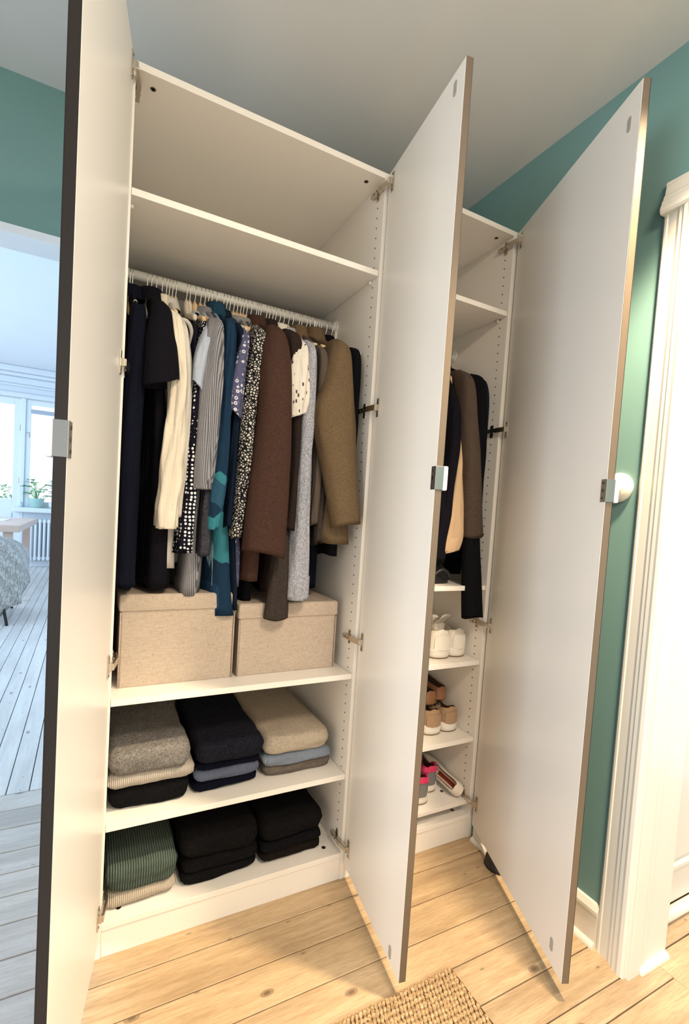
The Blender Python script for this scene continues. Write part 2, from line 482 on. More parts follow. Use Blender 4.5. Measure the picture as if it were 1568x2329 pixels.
TABLEW = grain_wood('table_birch', (.74, .56, .46), (.66, .47, .37))
tb = thing('dining_table', 'pale wooden dining table in the living room, beside the radiator', 'table', (-1.4, 6.0, 0))
part(MB().box(-2.4, -.54, 5.05, 7.05, .82, .90), 'tabletop', TABLEW, tb, bevel=.006)
for x in (-.66, -2.3):
    for y in (5.15, 6.95):
        part(MB().box(x - .045, x + .045, y - .045, y + .045, 0, .82), 'leg', TABLEW, tb, bevel=.004)
pp = single(MB().box(-1.5, -.80, 5.9, 6.5, .901, .908), 'paper_sheet', plain('paper', (.86, .86, .86), .8),
            'white sheet of paper lying on the pale dining table', 'paper', (-1.1, 6.2, .901))

BLACKM = plain('black_metal', (.015, .015, .018), .35)
ch = thing('dining_chair', 'black legged chair under the knitted throw at the dining table', 'chair', (-.85, 4.4, 0))
part(MB().box(-1.15, -.58, 4.15, 4.75, .44, .50), 'seat', plain('seat_grey', (.35, .36, .38), .8), ch, bevel=.02)
part(MB().box(-1.12, -.62, 4.10, 4.20, .48, .80), 'backrest', plain('back_grey', (.33, .34, .36), .8), ch, bevel=.03)
for x, y, dx, dy in ((-.62, 4.20, .12, -.22), (-1.1, 4.20, -.06, -.1), (-.62, 4.70, .06, .1), (-1.1, 4.7, -.06, .1)):
    part(MB().tube([(x, y, .46), (x + dx, y + dy, 0)], [.018, .013], 8), 'leg', BLACKM, ch, True)
KNIT = NT('chunky_knit'); c_ = KNIT.coord()
vk = KNIT.n('ShaderNodeTexVoronoi', i_Vector=KNIT.map(c_, (1, 1, .55), rot=(.2, .3, .4)), i_Scale=48, i_Randomness=1.0).outputs['Distance']
wk = KNIT.n('ShaderNodeTexWave', i_Vector=c_, i_Scale=3.2, i_Distortion=5.0, i_Detail=2.0, bands_direction='DIAGONAL').outputs['Fac']
hk_ = KNIT.math('ADD', vk, KNIT.math('MULTIPLY', wk, .30))
KNIT.set(Base_Color=KNIT.ramp(hk_, [(.10, (.86, .83, .78)), (.45, (.74, .71, .66)), (.80, (.50, .47, .43))]), Roughness=.95)
KNIT.bump(KNIT.math('MULTIPLY', hk_, -1.0), 1.0, .03); KNIT = KNIT.m
rings = []
for i in range(19):
    s_ = i / 18
    ring = []
    for j in range(56):
        th = 2 * math.pi * j / 56
        k = math.sin(min(1, s_ * 1.35) * math.pi / 2) ** .75
        fold = 1 + .05 * s_ * math.sin(9 * th) + .03 * noise.noise((3 * math.cos(th), 3 * math.sin(th), s_ * 4))
        x = -.90 + .50 * k * math.copysign(abs(math.cos(th)) ** .75, math.cos(th)) * fold
        y = 4.36 + .40 * k * math.copysign(abs(math.sin(th)) ** .75, math.sin(th)) * fold
        drop = .12 + .45 * max(0, 1 - s_) ** .5
        low = .22 + .14 * math.sin(th * 2 + .6) + .04 * math.sin(7 * th)
        top = .86 - .09 * (x + .9) - .10 * max(0, (y - 4.3))
        z = top - (top - low) * (s_ ** 2.3)
        ring.append((x, y, z))
    rings.append(ring)
th_o = single(MB().loft(rings, True, False), 'knitted_throw', KNIT, 'chunky light grey knitted throw draped over the chair', 'blanket', (-.9, 4.36, .5), smooth=True)
m_ = th_o.modifiers.new('thick', 'SOLIDIFY'); m_.thickness = .015; m_.offset = -1

LEAF = NT('plant_leaf'); LEAF.set(Base_Color=LEAF.mix(LEAF.noise(LEAF.coord(), 20), (.10, .34, .10), (.26, .52, .20)), Roughness=.45); LEAF = LEAF.m
def leaf(mb, p, d, L, W, up=.5):
    p = Vector(p); d = Vector(d).normalized(); sd = d.cross(Vector((0, 0, 1)))
    if sd.length < .01: sd = Vector((1, 0, 0))
    sd.normalize(); nrm = sd.cross(d); V = []; F = []
    st = [(0, .05), (.2, .7), (.45, 1), (.7, .8), (.9, .35), (1, .03)]
    for t_, w_ in st:
        c = p + d * (L * t_) - Vector((0, 0, 1)) * (L * up * t_ * t_ * .5)
        V += [c - sd * (W * w_ / 2) + nrm * (W * .12 * w_), c, c + sd * (W * w_ / 2) + nrm * (W * .12 * w_)]
    for i in range(len(st) - 1):
        a = i * 3
        F += [(a, a + 1, a + 4, a + 3), (a + 1, a + 2, a + 5, a + 4)]
    n = len(V); V += [v_ - nrm * .002 for v_ in V]
    F += [tuple(i + n for i in f[::-1]) for f in F]
    mb.add(V, F)
POTM = plain('pot_glaze', (.40, .62, .56), .4)
SY = FY - .10
pl = thing('potted_plant', 'broad-leaved plant in a pale green pot on the window sill', 'plant', (-.66, SY, 1.035))
part(MB().lathe([(.075, 0), (.09, .02), (.115, .14), (.12, .165), (.11, .165), (.10, .12), (.0, .12)], (-.66, SY, 1.035)), 'pot', POTM, pl, True)
for k in range(15):
    a = k * 2.4; r_ = .05 + .02 * (k % 3); h_ = .06 + .038 * (k % 8)
    e = Vector((-.66 + r_ * math.cos(a) * 1.6, SY + r_ * math.sin(a), 1.17 + h_))
    part(MB().tube([(-.66, SY, 1.16), ((-.66 + e.x) / 2, (SY + e.y) / 2, e.z - .05), e], .004, 5), 'stem', LEAF, pl, True)
    mb = MB(); leaf(mb, e, (math.cos(a), math.sin(a), .45), .17, .13, .8)
    part(mb, 'leaf', LEAF, pl, True)
p2_ = thing('potted_plant', 'tall thin-stemmed plant at the edge of the window sill', 'plant', (-.42, SY, 1.035))
part(MB().lathe([(.05, 0), (.065, .10), (.055, .10), (.0, .08)], (-.42, SY, 1.035)), 'pot', LIVETRIM, p2_, True)
part(MB().tube([(-.42, SY, 1.10), (-.425, SY, 1.3), (-.44, SY, 1.52)], .006, 6), 'stem', LEAF, p2_, True)
for k in range(10):
    a = k * 2.1
    mb = MB(); leaf(mb, (-.43, SY, 1.26 + .03 * k), (math.cos(a), math.sin(a), .5), .12, .06, .7)
    part(mb, 'leaf', LEAF, p2_, True)
single(MB().lathe([(.03, 0), (.035, .03), (.02, .06), (.025, .085), (.0, .09)], (-.885, SY, 1.035)), 'glass_ornament', plain('clear_blue', (.5, .6, .66), .1, spec=.8),
       'small blue grey ornament on the left end of the window sill', 'ornament', (-.885, SY, 1.035), smooth=True)
single(MB().lathe([(.035, 0), (.04, .008), (.0, .010)], (-.495, SY - .07, 1.035)), 'saucer', plain('saucer_grey', (.55, .58, .58), .5),
       'small flat saucer on the sill to the right of the green pot', 'dish', (-.495, SY - .07, 1.035), smooth=True)
hg = MB(); hr = random.Random(3)
for k in range(1400):
    p = (hr.uniform(-4, -.9), hr.uniform(11.2, 11.8), hr.uniform(0, 1.42) + hr.uniform(-.06, .06))
    leaf(hg, p, (hr.uniform(-1, 1), hr.uniform(-1, .2), hr.uniform(-.4, 1)), .11, .07)
hgt = single(hg, 'hedge', LEAF, 'green leafy hedge outside the balcony door', 'hedge', (-2, 11.5, 0))

# ------------------------------------------------------------------ wardrobes
def door_frame(xh, right_hinged, a, wd):
    u = Vector(((-1 if right_hinged else 1) * math.cos(a), -math.sin(a), 0))
    n = Vector((-u.y, u.x, 0))            # outward thickness direction
    if (n.x > 0) != right_hinged: n = -n
    return dict(o=Vector((xh, -.022, 0)), u=u, n=n, w=wd)
DOORS = [door_frame(XL - .009, False, 1.762, .49), door_frame(XR + .009, True, 1.4129, .4107), door_frame(X2 + .009, True, 1.1745, .628)]
DZ0, DZ1 = .055, 2.3595
Zv = Vector((0, 0, 1))

def make_door(root, fr, name_label, edge, xin, hz, catch_z, plugs):
    o, u, n, wd = fr['o'], fr['u'], fr['n'], fr['w']
    d = part(MB().obox(o, u, n, Zv, -.017, wd - .0012, 0, .017, DZ0, DZ1), 'door', WHITE, root, bevel=.0008, label=name_label)
    # foil front and free-edge strip
    part(MB().obox(o, u, n, Zv, -.018, wd, .0172, .0195, DZ0 - .0004, DZ1 + .0004), 'door_front', BROWN_EDGE, d, bevel=.0006)
    part(MB().obox(o, u, n, Zv, wd - .0012, wd, .0006, .0185, DZ0, DZ1), 'edge_strip', edge, d)
    sgn = -1 if xin > o.x - .05 and fr is not DOORS[0] else 1
    for z in hz:
        hb = MB()
        # plate and arm on the side panel (sgn = direction into the wardrobe)
        hb.obox((xin, .034, z), (sgn, 0, 0), (0, 1, 0), Zv, 0, .003, -.008, .008, -.024, .024)
        hb.obox((xin, .030, z), (sgn, 0, 0), (0, 1, 0), Zv, .003, .014, -.022, .034, -.0075, .0075)
        hb.obox((xin, .052, z), (sgn, 0, 0), (0, 1, 0), Zv, .003, .010, -.002, .012, -.006, .006)
        # link across to the door
        p1 = Vector((xin + sgn * .010, .006, z)); p2 = o + u * .016 - n * .012 + Zv * z
        dv = (p2 - p1); L = dv.length; dv.normalize(); sv = dv.cross(Zv).normalized()
        hb.obox(p1, dv, sv, Zv, -.004, L + .004, -.004, .004, -.009, .009)
        hb.obox(o + Zv * z, u, n, Zv, .011, .022, -.012, -.002, -.010, .010)
        # cup plate on the door
        hb.obox(o + Zv * z, u, n, Zv, .009, .026, -.0035, 0, -.030, .030)
        ho = part(hb, 'hinge', NICKEL, d, bevel=.0012)
    for z in hz:
        sb = MB()
        for dz in (-.017, .017):
            sb.lathe([(.0032, 0), (.0032, .0012), (0, .0016)], (xin + sgn * .003, .034, z + dz), (sgn, 0, 0), 8)
            sb.lathe([(.0030, 0), (.0030, .0012), (0, .0016)], o + u * .017 - n * .0035 + Zv * (z + dz * 1.4), -n, 8)
        sb.lathe([(.0034, 0), (.0034, .001), (0, .0012)], (xin + sgn * .014, .044, z), (sgn, 0, 0), 8)
        sb.lathe([(.0034, 0), (.0034, .001), (0, .0012)], (xin + sgn * .014, .026, z), (sgn, 0, 0), 8)
        part(sb, 'hinge_screws', DARKMETAL, d)
    if catch_z:
        z = catch_z
        cb = MB()
        cb.obox(o + Zv * z, u, n, Zv, wd - .020, wd + .0015, -.0022, 0, -.029, .029)
        cb.obox(o + Zv * z, u, n, Zv, wd, wd + .0022, -.0022, .022, -.029, .029)
        part(cb, 'edge_handle', CHROME, d, bevel=.0008)
        part(MB().obox(o + Zv * z, u, n, Zv, wd - .016, wd + .004, .0200, .032, -.030, .030), 'handle_cap', PLASTIC, d, bevel=.003)
        sb = MB()
        for dz in (-.019, .019):
            sb.lathe([(.0035, 0), (.0035, .0012), (0, .0018)], o + u * (wd - .011) - n * .0022 + Zv * (z + dz), -n, 10)
        sb.lathe([(.005, 0), (.005, .0006), (0, .0008)], o + u * (wd - .011) - n * .0022 + Zv * z, -n, 12)
        part(sb, 'handle_screws', DARKMETAL, d)
    for s_, z in plugs:
        pb = MB().loft([[o + u * (s_ + .0075 * math.cos(t_)) - n * h_ + Zv * (z + .0075 * math.sin(t_) + (.011 if math.sin(t_) > 0 else -.011))
                         for t_ in [2 * math.pi * (k + .5) / 16 for k in range(16)]] for h_ in ((0, .0012) if n.x < 0 else (.0012, 0))][::-1])
        part(pb, 'bumper_plug', GREYPLUG, d)
    return d

def wardrobe(root, x0, x1, shelves, plinth_z):
    H = 2.364; D = .595
    part(MB().box(x0 - T, x0, 0, D, 0, H), 'side_panel', WHITE, root, bevel=.0008)
    part(MB().box(x1, x1 + T, 0, D, 0, H), 'side_panel', WHITE, root, bevel=.0008)
    tp = part(MB().box(x0, x1, 0, D, H - T, H), 'top_panel', WHITE, root, bevel=.0008)
    part(MB().box(x0, x1, .583, .590, .06, H - T), 'back_panel', BACKP, root)
    bt = part(MB().box(x0, x1, 0, D, plinth_z - T, plinth_z), 'bottom_panel', WHITE, root, bevel=.0008)
    part(MB().box(x0 + .0005, x1 - .0005, .003, .021, 0, plinth_z - T - .001), 'plinth', WHITE, root, bevel=.0006)
    for x in (x0 + .045, x1 - .045):
        part(MB().lathe([(.0075, 0), (.0075, .0006), (.004, .0008), (.0035, -.001)], (x, .045, H - T), (0, 0, -1), 16), 'cam_lock', DARKMETAL, tp)
        part(MB().lathe([(.0075, 0), (.0075, .0006), (.004, .0008), (.0035, -.001)], (x, .045, plinth_z), (0, 0, 1), 16), 'cam_lock', DARKMETAL, bt)
    for z, pins in shelves:
        sh = part(MB().box(x0 + .001, x1 - .001, .005, .580, z - T, z), 'shelf', WHITE, root, bevel=.0008)
        if pins:
            for x, s_ in ((x0, 1), (x1, -1)):
                for y in (.046, .50):
                    part(MB().lathe([(.006, 0), (.006, .007), (.004, .010), (0, .0105)], (x, y, z - T - .007), (s_, 0, 0), 12), 'shelf_pin', PLASTIC, sh, True)
    hb = MB()
    for x, s_ in ((x0, 1), (x1, -1)):
        for y in (.037, .50):
            z = .16
            while z < 2.30:
                hb.lathe([(.0028, 0.0001), (.0028, .0004)], (x, y, z), (s_, 0, 0), 8)
                z += .032
    part(hb, 'pin_holes', HOLE, root, kind='stuff')

W1 = thing('wardrobe', 'wide white two-door wardrobe full of hanging clothes and folded knitwear', 'wardrobe', ((XL + XR) / 2, .29, 0))
wardrobe(W1, XL, XR, [(2.059, True), (.723, False), (.373, False)], .0966)
make_door(W1, DOORS[0], 'open left door with white inside and dark brown edge', BROWN_EDGE, XL, (2.318, 1.606, .83, .15), 1.352, ())
make_door(W1, DOORS[1], 'open middle door with white inside and brown edge', TAUPE_EDGE, XR, (2.316, 1.610, .843, .134), 1.365, ((.368, 2.318), (.352, .085)))
part(MB().tube([(XL, .295, 1.968), (XR, .295, 1.968)], .0145, 16), 'clothes_rail', PLASTIC, W1, True)
for x, s_ in ((XL, 1), (XR, -1)):
    part(MB().lathe([(.024, 0), (.024, .006), (.016, .008), (.016, .016)], (x, .295, 1.968), (s_, 0, 0), 20).obox((x, .295, 1.968), (s_, 0, 0), (0, 1, 0), Zv, 0, .006, -.012, .012, -.05, 0), 'rail_bracket', PLASTIC, W1, bevel=.001)

W2L = 1.0165
W2 = thing('wardrobe', 'narrow white wardrobe on the right with coats above and shoe shelves below', 'wardrobe', ((W2L + X2) / 2, .29, 0))
wardrobe(W2, W2L, X2, [(2.069, True), (1.017, False), (.7202, False), (.410, False)], .0966)
make_door(W2, DOORS[2], 'open right door with white inside and brown edge', TAUPE_EDGE, X2, (2.314, 1.618, .868, .158), 1.362, ((.588, 2.28), (.570, .11)))
part(MB().tube([(W2L, .296, 1.975), (X2, .296, 1.975)], .0125, 16), 'clothes_rail', PLASTIC, W2, True)
part(MB().lathe([(.024, 0), (.024, .006), (.016, .008), (.016, .016)], (X2, .296, 1.975), (-1, 0, 0), 20), 'rail_bracket', PLASTIC, W2)
part(MB().box(X2 + T + .0003, WX - .0008, .0, .05, 0, 2.364), 'filler_strip', WHITE, W2)
# tilted pull-out shoe shelf
SH_A = math.atan2(.035, .52)
shd, shn = Vector((0, math.cos(SH_A), math.sin(SH_A))), Vector((0, -math.sin(SH_A), math.cos(SH_A)))
so = Vector((0, .006, .152))
ts = part(MB().obox(so, (1, 0, 0), shd, shn, W2L + .002, X2 - .002, 0, .55, -.016, 0), 'shoe_shelf', WHITE, W2, bevel=.001)
part(MB().lathe([(.0075, 0), (.0075, .0006), (.004, .0008)], so + Vector((X2 - .07, 0, 0)) + shd * .08, shn, 16), 'cam_lock', DARKMETAL, ts)

# ------------------------------------------------------------------ hangers
ZR, YR = 1.968, .295
HWOOD = grain_wood('hanger_beech', (.80, .60, .36), (.70, .50, .28))
HPALE = plain('hanger_pale', (.66, .60, .50), .5)
def hanger_meshes():
    pts = []
    for k in range(-3, 13):
        a = R(-20 + k * 20)
        pts.append((0, .0148 * math.cos(a), .0148 * math.sin(a)))
    pts = [p for p in pts if True]
    pts += [(0, -.010, -.022), (0, -.002, -.034), (0, 0, -.045), (0, 0, -.066)]
    hook = MB().tube(pts, .0016, 6)
    arm = MB(); rings = []
    n = 17
    for i in range(n):
        y = -.175 + .35 * i / (n - 1)
        k = abs(y) / .205
        zc = -.066 - .024 * min(1, k / .22) - .064 * k ** 1.2
        hgt = .016 * (1 - .45 * k); th = .0075 - .002 * k
        if abs(y) < .025: hgt += .014; zc += .012; th += .002
        rings.append([(math.cos(t_) * th, y, zc + math.sin(t_) * hgt - .008) for t_ in [2 * math.pi * j / 10 for j in range(10)]])
    arm.loft(rings)
    return hook, arm
_h, _a = hanger_meshes()
_hook = mesh_obj('hook', _h, STEEL, smooth=True)
_armw = mesh_obj('shoulder_bar', _a, HWOOD, smooth=True)
_armp = mesh_obj('shoulder_bar', _a, HPALE, smooth=True)
_proto_used = {'h': False, 'w': False, 'p': False}
def hanger(x, z, y, label, group, wood=True, rz=0, wide=1.0):
    e = thing('clothes_hanger', label, 'hanger', (x, y, z), group)
    e.rotation_euler = (0, 0, rz)
    for key, src in (('h', _hook), ('w' if wood else 'p', _armw if wood else _armp)):
        if _proto_used[key]:
            c = src.copy(); COL.objects.link(c)
        else:
            c = src; _proto_used[key] = True
        c.parent = e
        c.location = (0, 0, 0)
        if key != 'h': c.scale = (1, wide, 1)
    return e

# ------------------------------------------------------------------ garments
def lerp(a, b, t_): return a + (b - a) * t_
def interp(rows, n):
    out = []
    m_ = len(rows) - 1
    for i in range(n):
        f = i / (n - 1) * m_; k = min(int(f), m_ - 1); t_ = f - k
        p0, p1, p2, p3 = rows[max(k - 1, 0)], rows[k], rows[k + 1], rows[min(k + 2, m_)]
        out.append([.5 * (2 * b + (c - a) * t_ + (2 * a - 5 * b + 4 * c - d) * t_ * t_ + (3 * b - a - 3 * c + d) * t_ ** 3) for a, b, c, d in zip(p0, p1, p2, p3)])
    return out

def sleeve_mb(rows, seed=0, tilt=0.0, wr=.05, open_end=True, n=34, m=40):
    rows = [list(r) + [.06 if len(r) < 4 else r[3]] if len(r) < 4 else list(r) for r in rows]
    rows = [r if len(r) > 4 else r + [max(.016, r[2] * .75)] for r in rows]
    R_ = interp(rows, n); rings = []
    for i, (z, x, hx, y, hy) in enumerate(R_):
        s_ = i / (n - 1); ring = []
        for j in range(m):
            th = 2 * math.pi * j / m
            k = 1 + wr * math.sin(3 * th + 9 * z + seed) * (.3 + s_) + wr * .8 * math.sin(5 * th - 15 * z + seed * 2) + wr * 1.3 * noise.noise((math.cos(th) * 2, math.sin(th) * 2 + seed, z * 12)) + wr * 1.6 * noise.noise((math.cos(th) * 4.5, math.sin(th) * 4.5 + seed, z * 4))
            ca, sa = math.cos(th), math.sin(th)
            ring.append((x + hx * math.copysign(abs(ca) ** .8, ca) * k, y + hy * math.copysign(abs(sa) ** .8, sa) * k, z + tilt * math.cos(th) * s_ ** 4 + (.004 * math.sin(2 * th + seed) if i == n - 1 else 0)))
        rings.append(ring)
    if open_end:
        last = rings[-1]; c = [sum(p[k] for p in last) / m for k in range(3)]
        rings.append([(lerp(p[0], c[0], .10), lerp(p[1], c[1], .10), p[2] + .004) for p in last])
        rings.append([(lerp(p[0], c[0], .25), lerp(p[1], c[1], .25), p[2] + .05) for p in last])
    return MB().loft(rings[::-1], True, True)

def cuff_mb(rows, hgt, grow=1.05, seed=0, tilt=0.0):
    rows = [list(r) + [.06] if len(r) < 4 else list(r) for r in rows]
    rows = [r if len(r) > 4 else r + [max(.016, r[2] * .75)] for r in rows]
    z, x, hx, y, hy = rows[-1]; rings = []
    for dz, g_ in ((hgt, .99), (hgt - .002, grow), (.0, grow * 1.01), (-.003, grow * .98), (.003, .88)):
        rings.append([(x + hx * g_ * math.cos(2 * math.pi * j / 22), y + hy * g_ * math.sin(2 * math.pi * j / 22),
                       z + dz + tilt * math.cos(2 * math.pi * j / 22)) for j in range(22)])
    return MB().loft(rings[::-1], True, False)

G1 = 'clothes hanging on the rail of the wide wardrobe'
G2 = 'clothes hanging on the rail of the narrow wardrobe'
HUNG = []
def garment(name, label, cat, xh, mat, hem, xb=None, hs=.20, hh=.215, t0=.012, t1=.018, phi=0, neck=1.892, drop=.085, fold=.007, nf=2.2,
            sleeves=(), collar=None, seed=0, yc=YR, group=G1, xlim=(.240, .974), wr=.05, front_drop=0.0, cols=40, buttons=None, neckw=.05, hang=True):
    xb = xh if xb is None else xb
    e = thing(name, label, cat, (xh, yc, hem), group)
    if hang:
        HUNG.append((xh, name))
        hanger(xh, ZR if group == G1 else 1.975, YR, 'hanger with a steel hook carrying the ' + name.replace('_', ' ') + (' in the wide wardrobe' if group == G1 else ' in the narrow wardrobe'),
               'hangers on the wide wardrobe rail' if group == G1 else 'hangers on the narrow wardrobe rail', (len(HUNG) % 4) != 1, phi)
    e1 = Vector((math.sin(phi), -math.cos(phi), 0)); e2 = Vector((math.cos(phi), math.sin(phi), 0))
    rings = []; n = 30; ns = 7
    for i in range(n):
        if i < ns:
            k = i / (ns - 1); z = neck - drop * k ** 1.15; hw = neckw + (hs - neckw) * k ** .92; u_ = 0
            tx = t0 * (.75 + .25 * k)
        else:
            u_ = (i - ns + 1) / (n - ns); z = neck - drop - u_ * (neck - drop - hem); hw = lerp(hs, hh, u_ ** .7) + .004 * math.sin(8 * u_ + seed)
            tx = lerp(t0, t1, u_ ** .8)
        xc = lerp(xh, xb, u_ ** 1.1); ring = []
        for j in range(cols):
            th = 2 * math.pi * j / cols; ca, sa = math.cos(th), math.sin(th)
            a = hw * math.copysign(abs(ca) ** .72, ca)
            g_ = min(1, u_ * 2.2) if u_ > 0 else 0
            b = tx * math.copysign(abs(sa) ** (.72 - .22 * u_), sa)
            b += fold * g_ * (math.sin(nf * a / .1 + seed * 1.7 + 1.2 * math.sin(2.5 * u_ + seed)) + .5 * math.sin(nf * 2.3 * a / .1 - seed + 2 * u_))
            b += .006 * g_ * noise.noise((a * 9, z * 5, seed + xh * 30))
            zz = z + (.005 * math.sin(a * 40 + seed) * (1 if i == n - 1 else 0)) - front_drop * u_ * max(0, ca)
            p = Vector((xc, yc, 0)) + e1 * a + e2 * b
            ring.append((min(max(p.x, xlim[0]), xlim[1]), p.y, zz))
        rings.append(ring)
    last = rings[-1]; c = [sum(p[k] for p in last) / cols for k in range(3)]
    rings.append([(lerp(p[0], c[0], .06), lerp(p[1], c[1], .03), p[2] + .004) for p in last])
    rings.append([(lerp(p[0], c[0], .3), lerp(p[1], c[1], .06), p[2] + .06) for p in last])
    part(MB().loft(rings[::-1]), 'body', mat, e, True)
    if collar:
        cm, ch_, cr = collar
        rr = []
        for dz, g_ in ((-.012, 1.25), (.2 * ch_, 1.1), (ch_ * .85, .92), (ch_, .85), (ch_ * .9, .74), (.2 * ch_, .8)):
            rr.append([(xh + .62 * cr * g_ * math.sin(t_), yc + cr * g_ * math.cos(t_), neck + .004 + dz - .3 * ch_ * (math.cos(t_) > .2) * math.cos(t_) * -1 * 0
                        - .010 * math.cos(t_ + math.pi)) for t_ in [2 * math.pi * j / 20 for j in range(20)]])
        part(MB().loft(rr, False, False), 'collar', cm, e, True)
    for k, sl in enumerate(sleeves):
        rows = sl['rows']
        part(sleeve_mb(rows, seed + k * 2.1, sl.get('tilt', 0), sl.get('wr', wr)), 'sleeve', sl.get('mat', mat), e, True)
        if sl.get('cuff'):
            part(cuff_mb(rows, sl['cuff'], sl.get('grow', 1.06), seed, sl.get('tilt', 0)), 'cuff', sl.get('cmat', sl.get('mat', mat)), e, True)
    return e

F = {}
F['navy'] = fabric('navy_wool', (.0045, .0055, .012), (.010, .012, .022), drape=.55)
F['black_navy'] = fabric('blackish_jersey', (.006, .0055, .009), (.013, .012, .017), drape=.55)
F['cream'] = fabric('cream_cotton', (.74, .66, .53), (.82, .76, .64), weave=700, bstr=.2, drape=.55)
F['offwhite'] = fabric('offwhite_silk', (.56, .53, .48), (.64, .61, .56), rough=.6, bstr=.15, drape=.55)
F['navy_dress'] = fabric('ink_blue_crepe', (.009, .010, .022), (.02, .021, .038), drape=.55)
F['dots'] = fabric('white_dotted_navy', (.008, .008, .016), (.80, .80, .82), 'dots', scale=88, drape=.55)
F['sky'] = fabric('pale_blue_cotton', (.40, .45, .55), (.50, .55, .64), drape=.55)
F['greyrib'] = fabric('grey_pleated_crepe', (.11, .11, .125), (.36, .36, .38), 'rib', scale=115, drape=.2)
F['charcoal'] = fabric('charcoal_knit', (.018, .019, .024), (.07, .07, .085), 'fuzz', weave=300, drape=.55)
F['chambray'] = fabric('washed_blue_chambray', (.20, .33, .46), (.33, .47, .58), 'heather', drape=.55)
F['denim'] = fabric('deep_blue_denim', (.010, .036, .070), (.022, .064, .105), 'heather', drape=.55)
F['patch'] = fabric('patchwork_denim', (.012, .034, .070), (.045, .23, .28), 'patch', scale=13, drape=.55)
F['ink'] = fabric('ink_navy_cotton', (.006, .012, .026), (.012, .022, .042), drape=.55)
F['floral'] = fabric('blue_floral_cotton', (.085, .09, .17), (.66, .64, .68), 'floral', scale=58, drape=.55)
F['greytee'] = fabric('mid_grey_jersey', (.22, .22, .22), (.30, .30, .30), 'heather', drape=.55)
F['leopard'] = fabric('black_white_animal_print', (.60, .57, .52), (.012, .012, .014), 'leopard', scale=120, drape=.55)
F['brown'] = fabric('chocolate_wool', (.046, .024, .018), (.070, .038, .029), 'heather', weave=700, drape=.2)
F['dkbrown'] = fabric('dark_brown_twill', (.022, .015, .013), (.038, .027, .023), drape=.55)
F['dktaupe'] = fabric('dark_taupe_corduroy', (.034, .027, .023), (.055, .044, .038), 'heather', drape=.55)
F['white_print'] = fabric('white_leaf_print', (.72, .68, .60), (.06, .055, .06), 'print', scale=75, drape=.55)
F['heather'] = fabric('grey_blue_melange', (.20, .215, .26), (.47, .48, .53), 'heather', drape=.55)
F['taupe'] = fabric('taupe_twill', (.085, .066, .053), (.13, .105, .085), drape=.55)
F['olive'] = fabric('camel_olive_wool', (.105, .071, .039), (.155, .108, .063), 'heather', weave=600, drape=.2)
F['black'] = fabric('black_wool', (.0045, .0045, .006), (.010, .010, .012), drape=.55)
F['palegrey'] = fabric('pale_grey_fleece', (.52, .50, .46), (.62, .60, .55), drape=.55)
F['oat'] = fabric('oat_linen', (.42, .38, .32), (.52, .48, .42), drape=.55)
F['coffee'] = fabric('coffee_felt', (.065, .046, .035), (.095, .070, .054), 'heather', drape=.2)
F['tan'] = fabric('tan_sateen', (.56, .39, .24), (.66, .48, .31), drape=.55)

garment('long_coat', 'long dark navy coat hanging leftmost, against the left door', 'coat', .262, F['navy'], 1.010, .272, .20, .21, .012, .024, seed=1, collar=(F['navy'], .035, .055),
        sleeves=[dict(rows=[(1.8, 0.2664, 0.016, 0.13, 0.05), (1.76, 0.268, 0.022, 0.085, 0.045), (1.5, 0.262, 0.026, 0.07, 0.045), (1.2, 0.26, 0.027, 0.065, 0.045), (1.03, 0.26, 0.027, 0.06, 0.045)])])
garment('short_sleeved_dress', 'blackish dress with one wide short sleeve, second from the left door', 'dress', .318, F['black_navy'], 1.014, .352, .205, .215, .018, .042, seed=2, fold=.010,
        collar=(F['black_navy'], .040, .06), xlim=(.28, .41),
        sleeves=[dict(rows=[(1.825, 0.3228, 0.018, 0.13, 0.05), (1.79, 0.328, 0.03, 0.085, 0.05), (1.72, 0.326, 0.04, 0.06, 0.05), (1.63, 0.33, 0.046, 0.045, 0.05), (1.585, 0.33, 0.048, 0.04, 0.048)], tilt=.016, wr=.02)])
garment('cream_shirt', 'cream cotton shirt with a long creased sleeve and buttoned cuff', 'shirt', .350, F['cream'], 1.235, .384, .19, .20, .014, .018, seed=3, fold=.008, collar=(F['cream'], .03, .05),
        sleeves=[dict(rows=[(1.81, 0.353, 0.014, 0.13, 0.04), (1.77, 0.363, 0.02, 0.08, 0.04), (1.62, 0.378, 0.024, 0.06, 0.035), (1.45, 0.374, 0.024, 0.055, 0.032), (1.34, 0.368, 0.029, 0.05, 0.034), (1.25, 0.362, 0.03, 0.05, 0.034), (1.192, 0.362, 0.027, 0.05, 0.03)], wr=.16, cuff=.05)])
garment('silky_blouse', 'off-white silky blouse hanging lower behind the cream shirt', 'blouse', .372, F['offwhite'], 1.072, .384, .19, .205, .012, .034, seed=4, fold=.010, collar=(F['offwhite'], .025, .05),
        sleeves=[dict(rows=[(1.80, .376, .012, .13, .04), (1.74, .388, .017, .085, .04), (1.60, .402, .016, .07, .035), (1.40, .402, .013, .07, .03), (1.22, .398, .012, .07, .028)], wr=.08)])
garment('sleeveless_dress', 'plain ink blue sleeveless dress between the blouse and the dotted dress', 'dress', .427, F['navy_dress'], 1.30, .424, .20, .215, .012, .016, seed=5, fold=.006, neck=1.86)
garment('dotted_dress', 'black dress with small white dots, hem showing beside the cream cuff', 'dress', .454, F['dots'], 1.112, .412, .185, .218, .010, .032, seed=6, fold=.007, neck=1.88,
        sleeves=[dict(rows=[(1.80, .452, .010, .12, .035), (1.70, .444, .014, .07, .03), (1.50, .429, .016, .055, .026), (1.3, .424, .018, .05, .026), (1.125, .414, .022, .05, .026)], wr=.04)])
